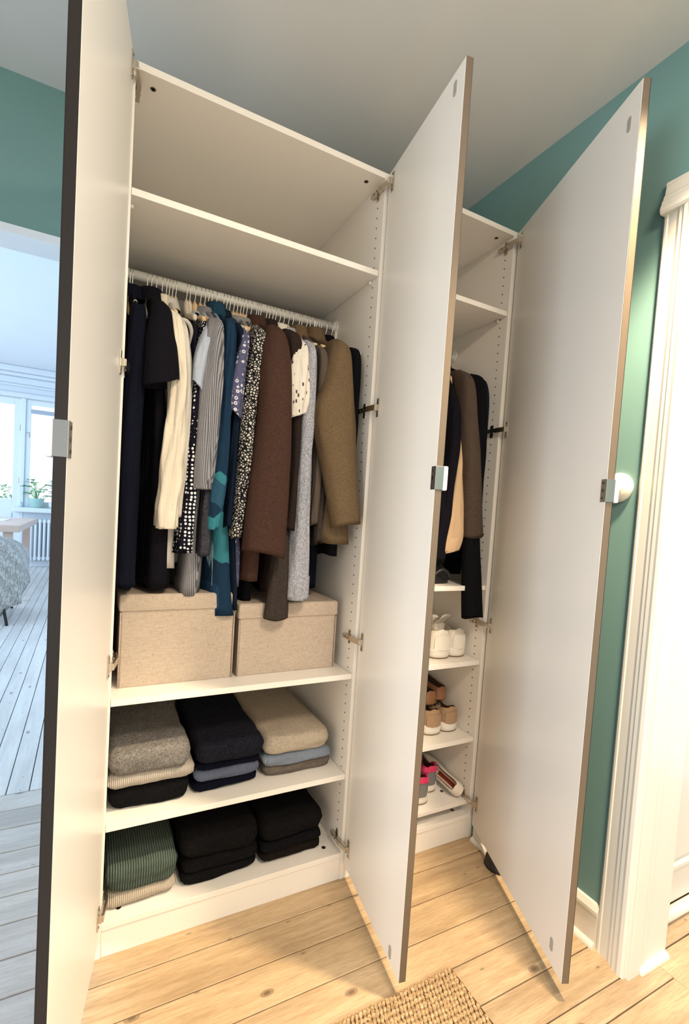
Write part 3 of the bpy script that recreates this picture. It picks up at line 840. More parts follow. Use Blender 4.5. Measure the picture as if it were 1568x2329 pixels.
garment('blue_tee', 'pale blue T-shirt with a short flared sleeve', 'shirt', .472, F['sky'], 1.42, .468, .19, .19, .010, .012, seed=7, neck=1.885, collar=(F['sky'], .012, .05),
        sleeves=[dict(rows=[(1.8, 0.4624, 0.01, 0.13, 0.04), (1.76, 0.455, 0.016, 0.08, 0.035), (1.68, 0.435, 0.017, 0.055, 0.035), (1.595, 0.426, 0.015, 0.04, 0.03)], tilt=-.012, wr=.05)])
garment('pleated_blouse', 'grey finely pleated blouse with a gathered sleeve and ruffled hem', 'blouse', .486, F['greyrib'], .990, .452, .195, .215, .012, .038, seed=8, fold=.006, collar=(F['greyrib'], .022, .055),
        sleeves=[dict(rows=[(1.82, 0.4784, 0.016, 0.14, 0.045), (1.78, 0.477, 0.025, 0.08, 0.042), (1.65, 0.468, 0.031, 0.055, 0.04), (1.5, 0.462, 0.033, 0.045, 0.04), (1.36, 0.456, 0.031, 0.04, 0.038), (1.31, 0.453, 0.026, 0.04, 0.032)], wr=.06, cuff=.028, grow=1.12)])
garment('charcoal_cardigan', 'charcoal knitted cardigan showing below the grey pleated sleeve', 'cardigan', .497, F['charcoal'], 1.108, .470, .185, .212, .010, .020, seed=9, fold=.004,
        sleeves=[dict(rows=[(1.80, .492, .010, .13, .035), (1.5, .485, .013, .09, .035), (1.3, .474, .017, .07, .035), (1.115, .471, .019, .062, .032)])])
garment('chambray_shirt', 'washed light blue chambray shirt tucked beside the grey pleated blouse', 'shirt', .508, F['chambray'], 1.02, .506, .185, .20, .008, .012, seed=10, collar=(F['chambray'], .025, .045),
        sleeves=[dict(rows=[(1.80, .505, .009, .13, .035), (1.72, .512, .012, .085, .03), (1.5, .512, .009, .08, .03)])])
garment('patchwork_jacket', 'blue denim jacket with turquoise patches, its hem hanging lowest in the middle', 'jacket', .524, F['patch'], .920, .545, .20, .225, .012, .040, seed=11, fold=.012, nf=3, collar=(F['denim'], .045, .058),
        sleeves=[dict(rows=[(1.83, 0.518, 0.012, 0.14, 0.04), (1.78, 0.52, 0.018, 0.08, 0.04), (1.55, 0.512, 0.018, 0.06, 0.036), (1.36, 0.506, 0.021, 0.05, 0.034), (1.195, 0.49, 0.017, 0.05, 0.03)], cuff=.03, wr=.07)])
garment('navy_blouse', 'dark teal navy blouse squeezed between the patchwork jacket and the floral dress', 'blouse', .548, F['ink'], .935, .572, .195, .215, .011, .014, seed=12, fold=.008, collar=(F['ink'], .03, .05),
        sleeves=[dict(rows=[(1.82, .550, .012, .13, .04), (1.74, .556, .013, .085, .035), (1.4, .548, .013, .075, .03), (1.2, .545, .012, .07, .03)])])
garment('floral_dress', 'blue and white floral dress with a short sleeve', 'dress', .570, F['floral'], 1.01, .580, .19, .21, .010, .016, seed=13, fold=.007,
        sleeves=[dict(rows=[(1.81, 0.5668, 0.0104, 0.13, 0.04), (1.76, 0.565, 0.015, 0.08, 0.035), (1.66, 0.55, 0.019, 0.06, 0.032), (1.535, 0.54, 0.019, 0.05, 0.03)], tilt=-.01)])
garment('oat_shirt', 'oat coloured linen shirt with a pointed tail hanging beside the floral dress', 'shirt', .584, F['oat'], .945, .588, .17, .20, .008, .010, seed=14, fold=.004, neck=1.87, front_drop=.02)
garment('grey_tee', 'mid grey T-shirt just left of the animal print blouse', 'shirt', .596, F['greytee'], 1.35, .594, .19, .19, .010, .012, seed=15, collar=(F['greytee'], .02, .052))
garment('animal_print_blouse', 'black and white animal print blouse with a long sleeve', 'blouse', .618, F['leopard'], 1.19, .602, .195, .205, .010, .014, seed=16, collar=(F['greytee'], .02, .05),
        sleeves=[dict(rows=[(1.83, 0.6112, 0.014, 0.14, 0.04), (1.78, 0.61, 0.022, 0.08, 0.04), (1.62, 0.59, 0.022, 0.06, 0.035), (1.4, 0.578, 0.019, 0.05, 0.032), (1.172, 0.561, 0.016, 0.045, 0.03)])])
garment('black_trousers', 'black trousers hanging folded below the brown coat', 'trousers', .645, F['black'], .945, .638, .16, .16, .012, .026, seed=17, fold=.004, neck=1.80)
garment('brown_coat', 'chocolate brown wool coat with a very wide sleeve in the middle of the rail', 'coat', .664, F['brown'], 1.030, .628, .21, .235, .014, .034, seed=18, fold=.004, collar=(F['brown'], .035, .06),
        sleeves=[dict(rows=[(1.84, 0.6588, 0.0132, 0.14, 0.05), (1.8, 0.659, 0.032, 0.08, 0.055), (1.7, 0.656, 0.048, 0.045, 0.055), (1.5, 0.658, 0.056, 0.03, 0.055), (1.3, 0.65, 0.062, 0.02, 0.05), (1.125, 0.644, 0.066, 0.015, 0.045)], wr=.015, tilt=-.012)])
garment('dark_brown_overshirt', 'dark brown overshirt whose button placket shows below the brown coat', 'shirt', .712, F['dkbrown'], .985, .712, .20, .215, .014, .022, seed=19, collar=(F['dkbrown'], .035, .055),
        sleeves=[dict(rows=[(1.84, .708, .014, .14, .045), (1.80, .722, .028, .09, .045), (1.65, .742, .022, .08, .04), (1.4, .748, .016, .075, .035), (1.2, .74, .02, .07, .035)], wr=.03),
                 dict(rows=[(1.20, .725, .022, .09, .03), (1.10, .722, .028, .075, .03), (1.0, .719, .034, .07, .032), (.912, .716, .038, .07, .034)], mat=F['dktaupe'], wr=.06)])
garment('leaf_print_shirt', 'white shirt with small dark leaf print and a rolled sleeve', 'shirt', .752, F['white_print'], 1.25, .752, .19, .20, .014, .014, seed=20, collar=(F['white_print'], .03, .055),
        sleeves=[dict(rows=[(1.82, 0.7456, 0.0146, 0.14, 0.045), (1.78, 0.746, 0.0255, 0.085, 0.042), (1.7, 0.74, 0.033, 0.06, 0.04), (1.62, 0.738, 0.033, 0.05, 0.038), (1.56, 0.733, 0.027, 0.05, 0.034)], cuff=.03, wr=.08, tilt=.012)])
garment('melange_shirt', 'grey blue melange shirt with one long sleeve and deep cuff', 'shirt', .786, F['heather'], 1.12, .786, .19, .20, .014, .014, seed=21, collar=(F['heather'], .025, .05),
        sleeves=[dict(rows=[(1.82, 0.7792, 0.012, 0.14, 0.045), (1.77, 0.785, 0.02, 0.085, 0.04), (1.6, 0.782, 0.022, 0.07, 0.036), (1.35, 0.778, 0.024, 0.06, 0.034), (1.12, 0.778, 0.034, 0.055, 0.034), (0.978, 0.78, 0.037, 0.05, 0.032)], cuff=.075, grow=1.02, wr=.04)])
garment('navy_trousers', 'dark navy trousers hanging at the right end, above the box lid', 'trousers', .886, F['navy'], .985, .886, .13, .15, .012, .040, seed=22, fold=.004, neck=1.80, yc=.33)
garment('taupe_shirt', 'taupe shirt with a collar, left of the camel coat', 'shirt', .826, F['taupe'], 1.20, .826, .19, .20, .013, .014, seed=23, collar=(F['olive'], .04, .055),
        sleeves=[dict(rows=[(1.81, .822, .012, .13, .045), (1.75, .832, .018, .09, .04), (1.5, .832, .016, .08, .035), (1.22, .828, .014, .075, .03)])])
garment('taupe_blouse', 'grey brown blouse partly hidden behind the camel coat sleeve', 'blouse', .856, F['dktaupe'], 1.15, .852, .19, .20, .012, .014, seed=24,
        sleeves=[dict(rows=[(1.81, .852, .012, .13, .045), (1.75, .862, .020, .09, .04), (1.5, .855, .016, .085, .035), (1.16, .85, .014, .08, .03)])])
garment('camel_coat', 'olive camel wool coat with a wide sleeve at the right end of the rail', 'coat', .888, F['olive'], 1.165, .908, .215, .272, .016, .068, seed=25, fold=.004, collar=(F['olive'], .045, .062), front_drop=.0,
        sleeves=[dict(rows=[(1.845, .888, .014, .14, .05), (1.80, .886, .034, .08, .055), (1.68, .879, .053, .055, .05), (1.57, .867, .074, .04, .046), (1.40, .890, .060, .02, .042), (1.228, .920, .047, .004, .036)], wr=.02, tilt=.012)])
garment('black_jacket', 'black jacket between the camel coat and the wardrobe side', 'jacket', .938, F['black'], 1.115, .930, .20, .215, .013, .026, seed=26, collar=(F['black'], .03, .055),
        sleeves=[dict(rows=[(1.83, .938, .012, .14, .045), (1.78, .950, .018, .09, .042), (1.5, .956, .014, .08, .038), (1.25, .958, .012, .07, .034)])])
garment('pale_fleece', 'pale grey fleece hanging last against the right side panel', 'jacket', .962, F['palegrey'], 1.30, .962, .240, .23, .007, .007, seed=27, xlim=(.945, .977))

hook_x = [.255, .306, .332, .344, .355, .364, .382, .393, .427, .431, .438, .454, .472, .481, .488, .498, .51, .521, .543, .551, .559, .578, .589, .598,
          .609, .63, .642, .659, .672, .68, .701, .724, .736, .753, .768, .802, .835, .869, .895, .905, .916, .936, .963]
taken = [x for x, n_ in HUNG if x < 1.0]
for k, x in enumerate(hook_x):
    if min(abs(x - t_) for t_ in taken) < .0062: continue
    taken.append(x)
    hanger(x, ZR, YR, 'slim hanger squeezed between the clothes of the wide wardrobe, only its steel hook showing', 'spare hangers on the wide wardrobe rail', k % 3 == 0, rnd.uniform(-.10, .10), .55)

single(MB().tube([(.392 + .026 * math.cos(a) * 1.0, .115 - .02 * math.sin(a), 1.755 + .038 * math.sin(a)) for a in [R(-75 + 15 * k) for k in range(15)]], [.006] * 14 + [.0045], 10),
       'padded_hanger_arm', fabric('hanger_padding', (.55, .52, .47), (.64, .61, .56)), 'pale curved padded hanger arm showing above the ink blue dress', 'hanger', (.40, .115, 1.72), None, True)

# narrow wardrobe
XL2 = (1.03, 1.555)
garment('dark_blouse', 'blackish blouse hanging furthest left in the narrow wardrobe', 'blouse', 1.355, F['black_navy'], 1.06, 1.355, .20, .21, .014, .03, seed=31, group=G2, xlim=XL2, neck=1.90,
        sleeves=[dict(rows=[(1.82, 1.355, .016, .13, .045), (1.7, 1.378, .026, .075, .04), (1.55, 1.390, .026, .065, .035), (1.4, 1.378, .024, .065, .035), (1.1, 1.355, .03, .07, .035)])])
garment('tan_jacket', 'tan jacket whose light sleeve with a cuff swings forward in the narrow wardrobe', 'jacket', 1.395, F['tan'], 1.25, 1.40, .195, .20, .010, .012, seed=32, group=G2, xlim=XL2, neck=1.90,
        sleeves=[dict(rows=[(1.79, 1.378, .005, .13, .03), (1.74, 1.390, .006, .09, .02), (1.64, 1.418, .008, .07, .018), (1.50, 1.424, .014, .06, .02), (1.35, 1.418, .030, .055, .024), (1.21, 1.417, .044, .05, .028), (1.150, 1.408, .036, .05, .028)], cuff=.05, wr=.06, tilt=.012)])
garment('coffee_coat', 'coffee brown felt coat in the narrow wardrobe', 'coat', 1.43, F['coffee'], 1.14, 1.455, .20, .21, .014, .03, seed=33, group=G2, xlim=XL2, neck=1.905, fold=.004, collar=(F['coffee'], .03, .055),
        sleeves=[dict(rows=[(1.845, 1.425, .014, .14, .05), (1.79, 1.436, .026, .08, .05), (1.6, 1.452, .036, .055, .045), (1.4, 1.476, .042, .045, .042), (1.205, 1.498, .046, .04, .04)], wr=.02, tilt=.008)])
garment('black_overcoat', 'black overcoat with a turned-up collar at the right side of the narrow wardrobe', 'coat', 1.485, F['black'], 1.12, 1.50, .205, .22, .016, .035, seed=34, group=G2, xlim=XL2, neck=1.905, collar=(F['black'], .035, .06),
        sleeves=[dict(rows=[(1.84, 1.485, .016, .14, .05), (1.79, 1.50, .028, .085, .05), (1.55, 1.515, .026, .07, .045), (1.3, 1.52, .024, .065, .04), (1.14, 1.515, .024, .06, .036)], wr=.04)])
garment('black_blazer', 'black blazer pressed against the right side of the narrow wardrobe', 'jacket', 1.525, F['ink'], 1.13, 1.530, .20, .21, .012, .02, seed=35, group=G2, xlim=XL2, neck=1.90,
        sleeves=[dict(rows=[(1.83, 1.522, .014, .14, .045), (1.77, 1.532, .018, .09, .045), (1.4, 1.536, .015, .08, .04), (1.14, 1.535, .014, .07, .036)], wr=.04)])
garment('black_long_dress', 'black dress with one long sleeve hanging past the upper shelf edge', 'dress', 1.505, F['black'], 1.05, 1.505, .19, .20, .012, .014, seed=36, group=G2, xlim=XL2, neck=1.89,
        sleeves=[dict(rows=[(1.80, 1.505, .010, .14, .04), (1.6, 1.508, .016, .085, .04), (1.35, 1.500, .026, .06, .036), (1.18, 1.492, .036, .035, .03), (1.04, 1.494, .043, .015, .026), (.895, 1.502, .048, .002, .024)], wr=.02)])

# ------------------------------------------------------------------ storage boxes
LINEN = fabric('beige_linen', (.40, .32, .25), (.55, .465, .38), 'linen')
def storage_box(label, x0, x1, y0, y1, z0, h):
    e = thing('storage_box', label, 'box', ((x0 + x1) / 2, (y0 + y1) / 2, z0), 'linen storage boxes')
    def rr(xa, xb, ya, yb, z, r=.006, bow=0):
        pts = []
        for cx, cy, a0 in ((xb - r, ya + r, -90), (xb - r, yb - r, 0), (xa + r, yb - r, 90), (xa + r, ya + r, 180)):
            for k in range(4):
                a = R(a0 + k * 30); pts.append((cx + r * math.cos(a), cy + r * math.sin(a), z))
        return pts
    bd = MB().loft([rr(x0 + .004, x1 - .004, y0 + .004, y1 - .004, z0 + i * h / 8) for i in range(9)])
    part(bd, 'body', LINEN, e, False, .002)
    lid = MB().loft([rr(x0, x1, y0, y1, z0 + h - .042), rr(x0 - .0015, x1 + .0015, y0 - .0015, y1 + .0015, z0 + h - .036), rr(x0 - .001, x1 + .001, y0 - .001, y1 + .001, z0 + h + .002),
                     rr(x0 + .004, x1 - .004, y0 + .004, y1 - .004, z0 + h + .007), rr(x0 + .02, x1 - .02, y0 + .02, y1 - .02, z0 + h + .005)])
    ld = part(lid, 'lid', LINEN, e, True)
    md = ld.modifiers.new('bev', 'BEVEL'); md.width = .0015; md.segments = 2
    sm = MB()
    for x in (x0 + .004, x1 - .004):
        sm.tube([(x, y0 + .004, z0 + .002), (x, y0 + .004, z0 + h - .045)], .0022, 6)
    part(MB().tube([(x0 + .003, y0 + .003, z0 + .002), (x0 + .003, y0 + .003, z0 + h - .045)], .0022, 6), 'piping', LINEN, e, True)
    part(MB().tube([(x1 - .003, y0 + .003, z0 + .002), (x1 - .003, y0 + .003, z0 + h - .045)], .0022, 6), 'piping', LINEN, e, True)
    return e
storage_box('beige linen lidded box on the left of the middle shelf', .252, .588, .085, .54, .723, .265)
storage_box('beige linen lidded box on the right, under the trousers', .600, .952, .085, .54, .723, .228)

# ------------------------------------------------------------------ folded knitwear
def folded(name, label, cat, x0, x1, y0, y1, z0, h, mat, group, seed, layers=1, rnd_=.022, sag=.005, r=None):
    nx = 72; r = r or min(h * .42, .016)
    def outline(ins):
        pts = []
        xa, xb, ya, yb = x0 + ins, x1 - ins, y0 + ins, y1 - ins
        rc = max(.001, min(rnd_ - ins * .15, (xb - xa) / 2 - .0005, (yb - ya) / 2 - .0005))
        per = nx // 4
        for cx, cy, a0 in ((xb - rc, ya + rc, -90), (xb - rc, yb - rc, 0), (xa + rc, yb - rc, 90), (xa + rc, ya + rc, 180)):
            for k in range(5):
                a = R(a0 + k * 22.5); pts.append((cx + rc * math.cos(a), cy + rc * math.sin(a)))
        # resample the polygon evenly
        out = []
        L = []; tot = 0
        for i in range(len(pts)):
            p, q_ = pts[i], pts[(i + 1) % len(pts)]; d = math.hypot(q_[0] - p[0], q_[1] - p[1]); L.append(d); tot += d
        for i in range(nx):
            t_ = tot * i / nx; k = 0
            while t_ > L[k]: t_ -= L[k]; k += 1
            p, q_ = pts[k], pts[(k + 1) % len(pts)]; f = t_ / L[k] if L[k] else 0
            out.append((lerp(p[0], q_[0], f), lerp(p[1], q_[1], f)))
        return out
    rings = []
    ns = 10 * layers
    for i in range(ns + 1):
        t_ = i / ns
        lobe = abs(math.sin(math.pi * layers * t_)) ** .5
        ins = r * (1 - lobe) * (1 if layers == 1 or i in (0, ns) else .55)
        if i in (0, ns): ins = r
        ring = []
        for x, y in outline(ins):
            d = .010 * noise.noise((x * 9, y * 9, seed + t_ * 1.5)) + .004 * noise.noise((x * 35, y * 35, seed * 2 + t_ * 5))
            dz = sag * noise.noise((x * 7, y * 7, seed + 9)) * t_
            ring.append((x + d * (1 if x > (x0 + x1) / 2 else -1) * .6, y + d * (1 if y > (y0 + y1) / 2 else -1), z0 + h * t_ + dz))
        rings.append(ring)
    for i in range(1, 11):
        ins = r + i / 10 * (min(x1 - x0, y1 - y0) / 2 - r - .003); ring = []
        for x, y in outline(ins):
            cx = (x0 + x1) / 2; cy = (y0 + y1) / 2
            ring.append((x, y, z0 + h + sag * noise.noise((x * 7, y * 7, seed + 9)) + .0045 * math.sin(i / 10 * 1.6) + .003 * noise.noise((x * 22, y * 22, seed))))
        rings.append(ring)
    return single(MB().loft(rings), name, mat, label, cat, ((x0 + x1) / 2, (y0 + y1) / 2, z0), group, True)
K = {}
K['greyfuzz'] = fabric('grey_mohair', (.10, .092, .086), (.36, .345, .325), 'fuzz', bd=.004, bstr=.9)
K['creamrib'] = fabric('cream_rib_knit', (.44, .39, .34), (.64, .58, .51), 'ribx', scale=62, bd=.004, bstr=.9)
K['blackknit'] = fabric('black_knit', (.0035, .0035, .0045), (.010, .010, .012), 'fuzz', bd=.004, bstr=.9)
K['navyfuzz'] = fabric('navy_mohair', (.005, .006, .011), (.022, .024, .034), 'fuzz', bd=.004, bstr=.9)
K['navyknit'] = fabric('navy_knit', (.004, .005, .013), (.010, .012, .026), 'ribx', scale=90, bd=.004, bstr=.9)
K['blueknit'] = fabric('dusty_blue_knit', (.115, .14, .22), (.24, .275, .37), 'ribx', scale=90, bd=.004, bstr=.9)
K['beigefuzz'] = fabric('oatmeal_wool', (.40, .335, .255), (.62, .54, .43), 'fuzz', bd=.004, bstr=.9)
K['lightblue'] = fabric('light_blue_knit', (.27, .33, .44), (.42, .48, .58), 'ribx', scale=100, bd=.004, bstr=.9)
K['taupek'] = fabric('taupe_knit', (.13, .105, .085), (.22, .185, .155), 'fuzz', bd=.004, bstr=.9)
K['greenrib'] = fabric('sage_green_rib_knit', (.045, .068, .057), (.135, .178, .152), 'ribx', scale=46, bd=.004, bstr=.9)
K['creamknit'] = fabric('oat_rib_knit', (.50, .43, .34), (.68, .60, .49), 'ribx', scale=62, bd=.004, bstr=.9)
K['blackfuzz'] = fabric('black_mohair', (.003, .003, .0035), (.012, .0115, .012), 'fuzz', bd=.004, bstr=.9)
K['brownblack'] = fabric('brown_black_knit', (.008, .006, .005), (.030, .023, .019), 'ribx', scale=80, bd=.004, bstr=.9)
M1 = 'knitwear folded on the middle shelf'; M2 = 'knitwear folded on the bottom of the wide wardrobe'
z = .373
folded('folded_sweater', 'black folded sweater at the bottom of the left pile on the middle shelf', 'sweater', .240, .462, .055, .46, z, .070, K['blackknit'], M1, 1, 1)
folded('folded_sweater', 'cream ribbed sweater between the grey and the black one', 'sweater', .238, .478, .045, .47, z + .0705, .042, K['creamrib'], M1, 2)
folded('folded_sweater', 'fluffy grey sweater on top of the left pile on the middle shelf', 'sweater', .238, .462, .030, .48, z + .1135, .070, K['greyfuzz'], M1, 3, 1, .03, .008)
folded('folded_sweater', 'thin navy sweater at the bottom of the middle pile', 'sweater', .480, .690, .070, .47, z, .030, K['navyknit'], M1, 4)
folded('folded_sweater', 'dusty blue ribbed sweater in the middle pile', 'sweater', .480, .692, .062, .47, z + .0305, .036, K['blueknit'], M1, 5)
folded('folded_sweater', 'thin black sweater just under the fluffy navy one', 'sweater', .485, .695, .065, .475, z + .067, .026, K['navyknit'], M1, 6)
folded('folded_sweater', 'fluffy navy sweater on top of the middle pile', 'sweater', .481, .702, .045, .50, z + .0935, .066, K['navyfuzz'], M1, 7, 1, .03, .006)
folded('folded_sweater', 'taupe sweater at the bottom of the right pile', 'sweater', .708, .958, .070, .49, z, .036, K['taupek'], M1, 8)
folded('folded_sweater', 'light blue sweater under the oatmeal one', 'sweater', .706, .950, .060, .49, z + .0365, .040, K['lightblue'], M1, 9)
folded('folded_sweater', 'thick oatmeal wool sweater on top of the right pile', 'sweater', .705, .945, .055, .53, z + .077, .062, K['beigefuzz'], M1, 10, 1, .035, .006)
z = .0966
folded('folded_sweater', 'oat ribbed sweater lying under the green one', 'sweater', .242, .438, .040, .40, z, .044, K['creamknit'], M2, 11)
folded('folded_sweater', 'sage green ribbed sweater on the bottom shelf', 'sweater', .240, .440, .032, .41, z + .0445, .082, K['greenrib'], M2, 12, 1, .03, .006)
folded('folded_sweater', 'lowest black sweater of the pile beside the green one', 'sweater', .452, .690, .042, .45, z, .040, K['blackfuzz'], M2, 13)
folded('folded_sweater', 'middle black sweater of the pile beside the green one', 'sweater', .450, .694, .036, .45, z + .0405, .042, K['blackfuzz'], M2, 14)
folded('folded_sweater', 'topmost black sweater of the pile beside the green one', 'sweater', .448, .692, .032, .47, z + .083, .072, K['blackfuzz'], M2, 15, 1, .035, .006)
folded('folded_sweater', 'brown black ribbed sweater at the bottom of the right-hand dark pile', 'sweater', .708, .928, .045, .46, z, .036, K['brownblack'], M2, 16)
folded('folded_sweater', 'thin black sweater in the middle of the right-hand dark pile', 'sweater', .706, .930, .042, .47, z + .0365, .032, K['blackknit'], M2, 17)
folded('folded_sweater', 'thick black sweater on top of the right-hand dark pile', 'sweater', .704, .936, .040, .50, z + .069, .066, K['blackfuzz'], M2, 18, 1, .035, .006)

# ------------------------------------------------------------------ shoes
def tab(tb_, t_):
    for (a, va), (b, vb) in zip(tb_, tb_[1:]):
        if t_ <= b:
            f = (t_ - a) / (b - a); f = f * f * (3 - 2 * f)
            return va + (vb - va) * f
    return tb_[-1][1]
WP = [(0, .20), (.012, .40), (.03, .56), (.06, .67), (.12, .76), (.4, .72), (.68, 1), (.85, .88), (.95, .58), (1, .22)]
def shoe(name, label, mats, M, group, L=.275, W=.100, hs=.030, hc=.080, dip=.055, opn=.42, parts=('laces',), toe=.042, flat=False):
    upm, slm, lin = mats[:3]
    e = thing(name, label, 'shoe', M.translation, group)
    ORG[e.name] = Vector((0, 0, 0))
    e.matrix_world = M
    hw = lambda t_: W / 2 * tab(WP, t_)
    N = 26
    ts_ = [(.5 - .5 * math.cos(math.pi * i / N)) for i in range(N + 1)]
    def out(g_, z):
        return [(hw(t_) * g_, t_ * L + (g_ - 1) * (t_ - .5) * L * .35, z) for t_ in ts_] + [(-hw(t_) * g_, t_ * L + (g_ - 1) * (t_ - .5) * L * .35, z) for t_ in ts_[::-1]]
    so_ = part(MB().loft([out(.94, 0), out(1.03, .003), out(1.06, hs * .55), out(1.06, hs * .6), out(1.04, hs * .62), out(1.06, hs * .66), out(1.05, hs), out(.98, hs + .002)]), 'sole', slm, e, True)
    if hs > .02:
        part(MB().loft([out(1.0, -.0), out(1.045, .002), out(1.045, .005)]), 'outsole', OUTS, e, True)
    HC = [(0, hc), (.10, hc * .98), (.24, dip), (.34, dip * 1.08), (opn, hc * 1.02 if not flat else dip * 1.1), (1, hc)]
    HV = [(0, hc), (opn, hc * 1.02 if not flat else dip * 1.1), (.60, hc * .80 if not flat else dip), (.80, toe * 1.05), (.94, toe * .85), (1, toe * .35)]
    def section(t_, grow=0.0):
        o_ = min(1, max(0, (t_ - .015) / .05)) * min(1, max(0, (opn - t_) / .05 + .2)) if t_ < opn + .05 else 0
        o_ = max(0, min(1, o_)); w_ = hw(t_) + grow; H = lerp(tab(HV, t_), tab(HC, t_), o_) + grow; y = t_ * L
        y += (-.004 if t_ < .02 else 0) - grow * (t_ < .05)
        op = [(1, 0), (1.03, .33), (.97, .66), (.78, 1.0), (.66, .9), (.55, .15), (0, .08)]
        cl = [(1, 0), (1.02, .35), (.93, .68), (.66, .92), (.40, .99), (.18, 1.0), (0, 1.01)]
        pr = [(lerp(a[0], b[0], o_), lerp(a[1], b[1], o_)) for a, b in zip(cl, op)]
        half = [(w_ * a, y + (.012 * b if t_ < .02 else 0) * (1 - 0), hs - .002 + H * b) for a, b in pr]
        return half + [(-x, yy, zz) for x, yy, zz in half[-2::-1]]
    rings = [section(t_) for t_ in ts_]
    up = part(MB().loft(rings, True, True, closed=False), 'upper', upm, e, True, sub=1)
    # lining shown inside the opening
    lr = []
    for t_ in [i / 14 * (opn - .06) + .045 for i in range(15)]:
        s_ = section(t_); lr.append([(x * .97, y, zz + .0015) for x, y, zz in s_[4:9]])
    part(MB().loft(lr, False, False, closed=False), 'lining', lin, e, True)
    if 'laces' in parts:
        for k in range(5):
            t_ = opn + .03 + k * .045; H = hs + tab(HV, t_) + .003; w_ = hw(t_) * .42
            part(MB().tube([(-w_, t_ * L - .004, H - .006), (-w_ * .4, t_ * L, H + .001), (w_ * .4, t_ * L + .002, H + .001), (w_, t_ * L - .002, H - .006)], .0028, 6), 'lace', mats[3] if len(mats) > 3 else upm, e, True)
        tg = []
        for i in range(6):
            f = i / 5; tg.append([(x * (.020 + .006 * f), (opn + .06) * L - .055 * f, hs + hc * .75 + .052 * f + .006 * (1 - x * x)) for x in (-1, -.6, -.2, .2, .6, 1)])
        tp_ = part(MB().loft(tg, False, False, closed=False), 'tongue', upm, e, True)
        md = tp_.modifiers.new('th', 'SOLIDIFY'); md.thickness = .006
    if 'loop' in parts:
        part(MB().tube([(-.012, .17 * L / .5 + .0, hs + hc + .018), (-.013, .30 * L, hs + hc + .050), (0, .29 * L, hs + hc + .062), (.013, .30 * L, hs + hc + .050), (.012, .34 * L, hs + hc + .018)], .005, 8), 'lace_bow', upm, e, True)
    if 'heel' in parts:
        hm = mats[4]
        hr_ = []
        for t_ in [0, .012, .03, .06, .10, .15, .20]:
            s_ = section(t_, .0022)
            hr_.append([s_[2], s_[3], s_[4]] if False else [s_[k] for k in (2, 3, 4)])
        part(MB().loft(hr_, False, False, closed=False), 'heel_collar', hm, e, True)
        part(MB().loft([[(-x, y, zz) for x, y, zz in r_] for r_ in hr_], False, False, closed=False), 'heel_collar', hm, e, True)
        s_ = section(0, .0030); s1 = section(.012, .0030)
        part(MB().loft([[s1[k] for k in (2, 3, 4)], [s_[k] for k in (2, 3, 4)], [s_[k] for k in (10, 9, 8)], [s1[k] for k in (10, 9, 8)]], False, False, closed=False), 'heel_tab', hm, e, True)
    if 'patch' in parts:
        s_ = section(0, .0018); s1 = section(.03, .0018)
        part(MB().loft([[s1[k] for k in (0, 1, 2)], [s_[k] for k in (0, 1, 2)], [s_[k] for k in (12, 11, 10)], [s1[k] for k in (12, 11, 10)]], False, False, closed=False), 'heel_patch', mats[3], e, True)
    return e
def place(x, y, z, rz, pitch=0, roll=0):
    return Matrix.Translation((x, y, z)) @ Matrix.Rotation(rz, 4, 'Z') @ Matrix.Rotation(pitch, 4, 'X') @ Matrix.Rotation(roll, 4, 'Y')
WL = plain('white_leather', (.80, .74, .64), .42, bump=(160, .15, .001))
WS = plain('white_rubber', (.80, .75, .66), .5)
WLIN = fabric('shoe_lining', (.46, .40, .31), (.55, .48, .38))
OUTS = plain('gum_rubber', (.20, .12, .06), .7)
GW, GT, GP, GL = 'white sneakers on the upper shoe shelf', 'tan shoes on the middle shoe shelf', 'pink and grey sneakers on the slanted shelf', 'white loafers on the slanted shelf'
zs = .7203
shoe('sneaker', 'white leather sneaker, left one of the pair', (WL, WS, WLIN, WS), place(1.418, .062, zs, R(-4)), GW, hs=.036, hc=.080, dip=.052, parts=('laces', 'patch'), W=.118)
shoe('sneaker', 'white leather sneaker, right one of the pair, nearer the side panel', (WL, WS, WLIN, WS), place(1.508, .064, zs, R(3)), GW, hs=.036, hc=.080, dip=.052, parts=('laces', 'patch'), W=.112)
TAN = plain('tan_suede', (.36, .23, .13), .8, bump=(300, .3, .001))
TANIN = plain('dark_brown_lining', (.045, .022, .014), .7)
zs = .4101
shoe('slip_on_shoe', 'tan suede slip-on with a thick white sole, left one of the pair', (TAN, WS, TANIN, TAN), place(1.415, .072, zs, R(-3)), GT, hs=.036, hc=.066, dip=.046, parts=('patch',), W=.115)
shoe('slip_on_shoe', 'tan suede slip-on with a thick white sole, right one against the side panel', (TAN, WS, TANIN, TAN), place(1.506, .074, zs, R(2)), GT, hs=.036, hc=.066, dip=.046, parts=('patch',), W=.110)
COG = plain('cognac_leather', (.27, .12, .052), .45)
shoe('mule', 'cognac leather mule stacked on top of the left tan slip-on', (COG, COG, TANIN, COG), place(1.44, .135, zs + .092, R(-4), R(5)), 'cognac mules stacked on the tan slip-ons', hs=.010, hc=.050, dip=.046, parts=(), W=.095, flat=True, opn=.62, L=.25)
shoe('mule', 'cognac leather mule stacked on top of the right tan slip-on', (COG, COG, TANIN, COG), place(1.512, .150, zs + .098, R(1), R(6)), 'cognac mules stacked on the tan slip-ons', hs=.010, hc=.050, dip=.046, parts=(), W=.085, flat=True, opn=.62, L=.25)
PINK = plain('pink_mesh', (.62, .030, .115), .6)
GREYS = plain('grey_suede', (.17, .17, .165), .8, bump=(300, .2, .001))
DRED = plain('dark_red_lining', (.12, .01, .02), .8)
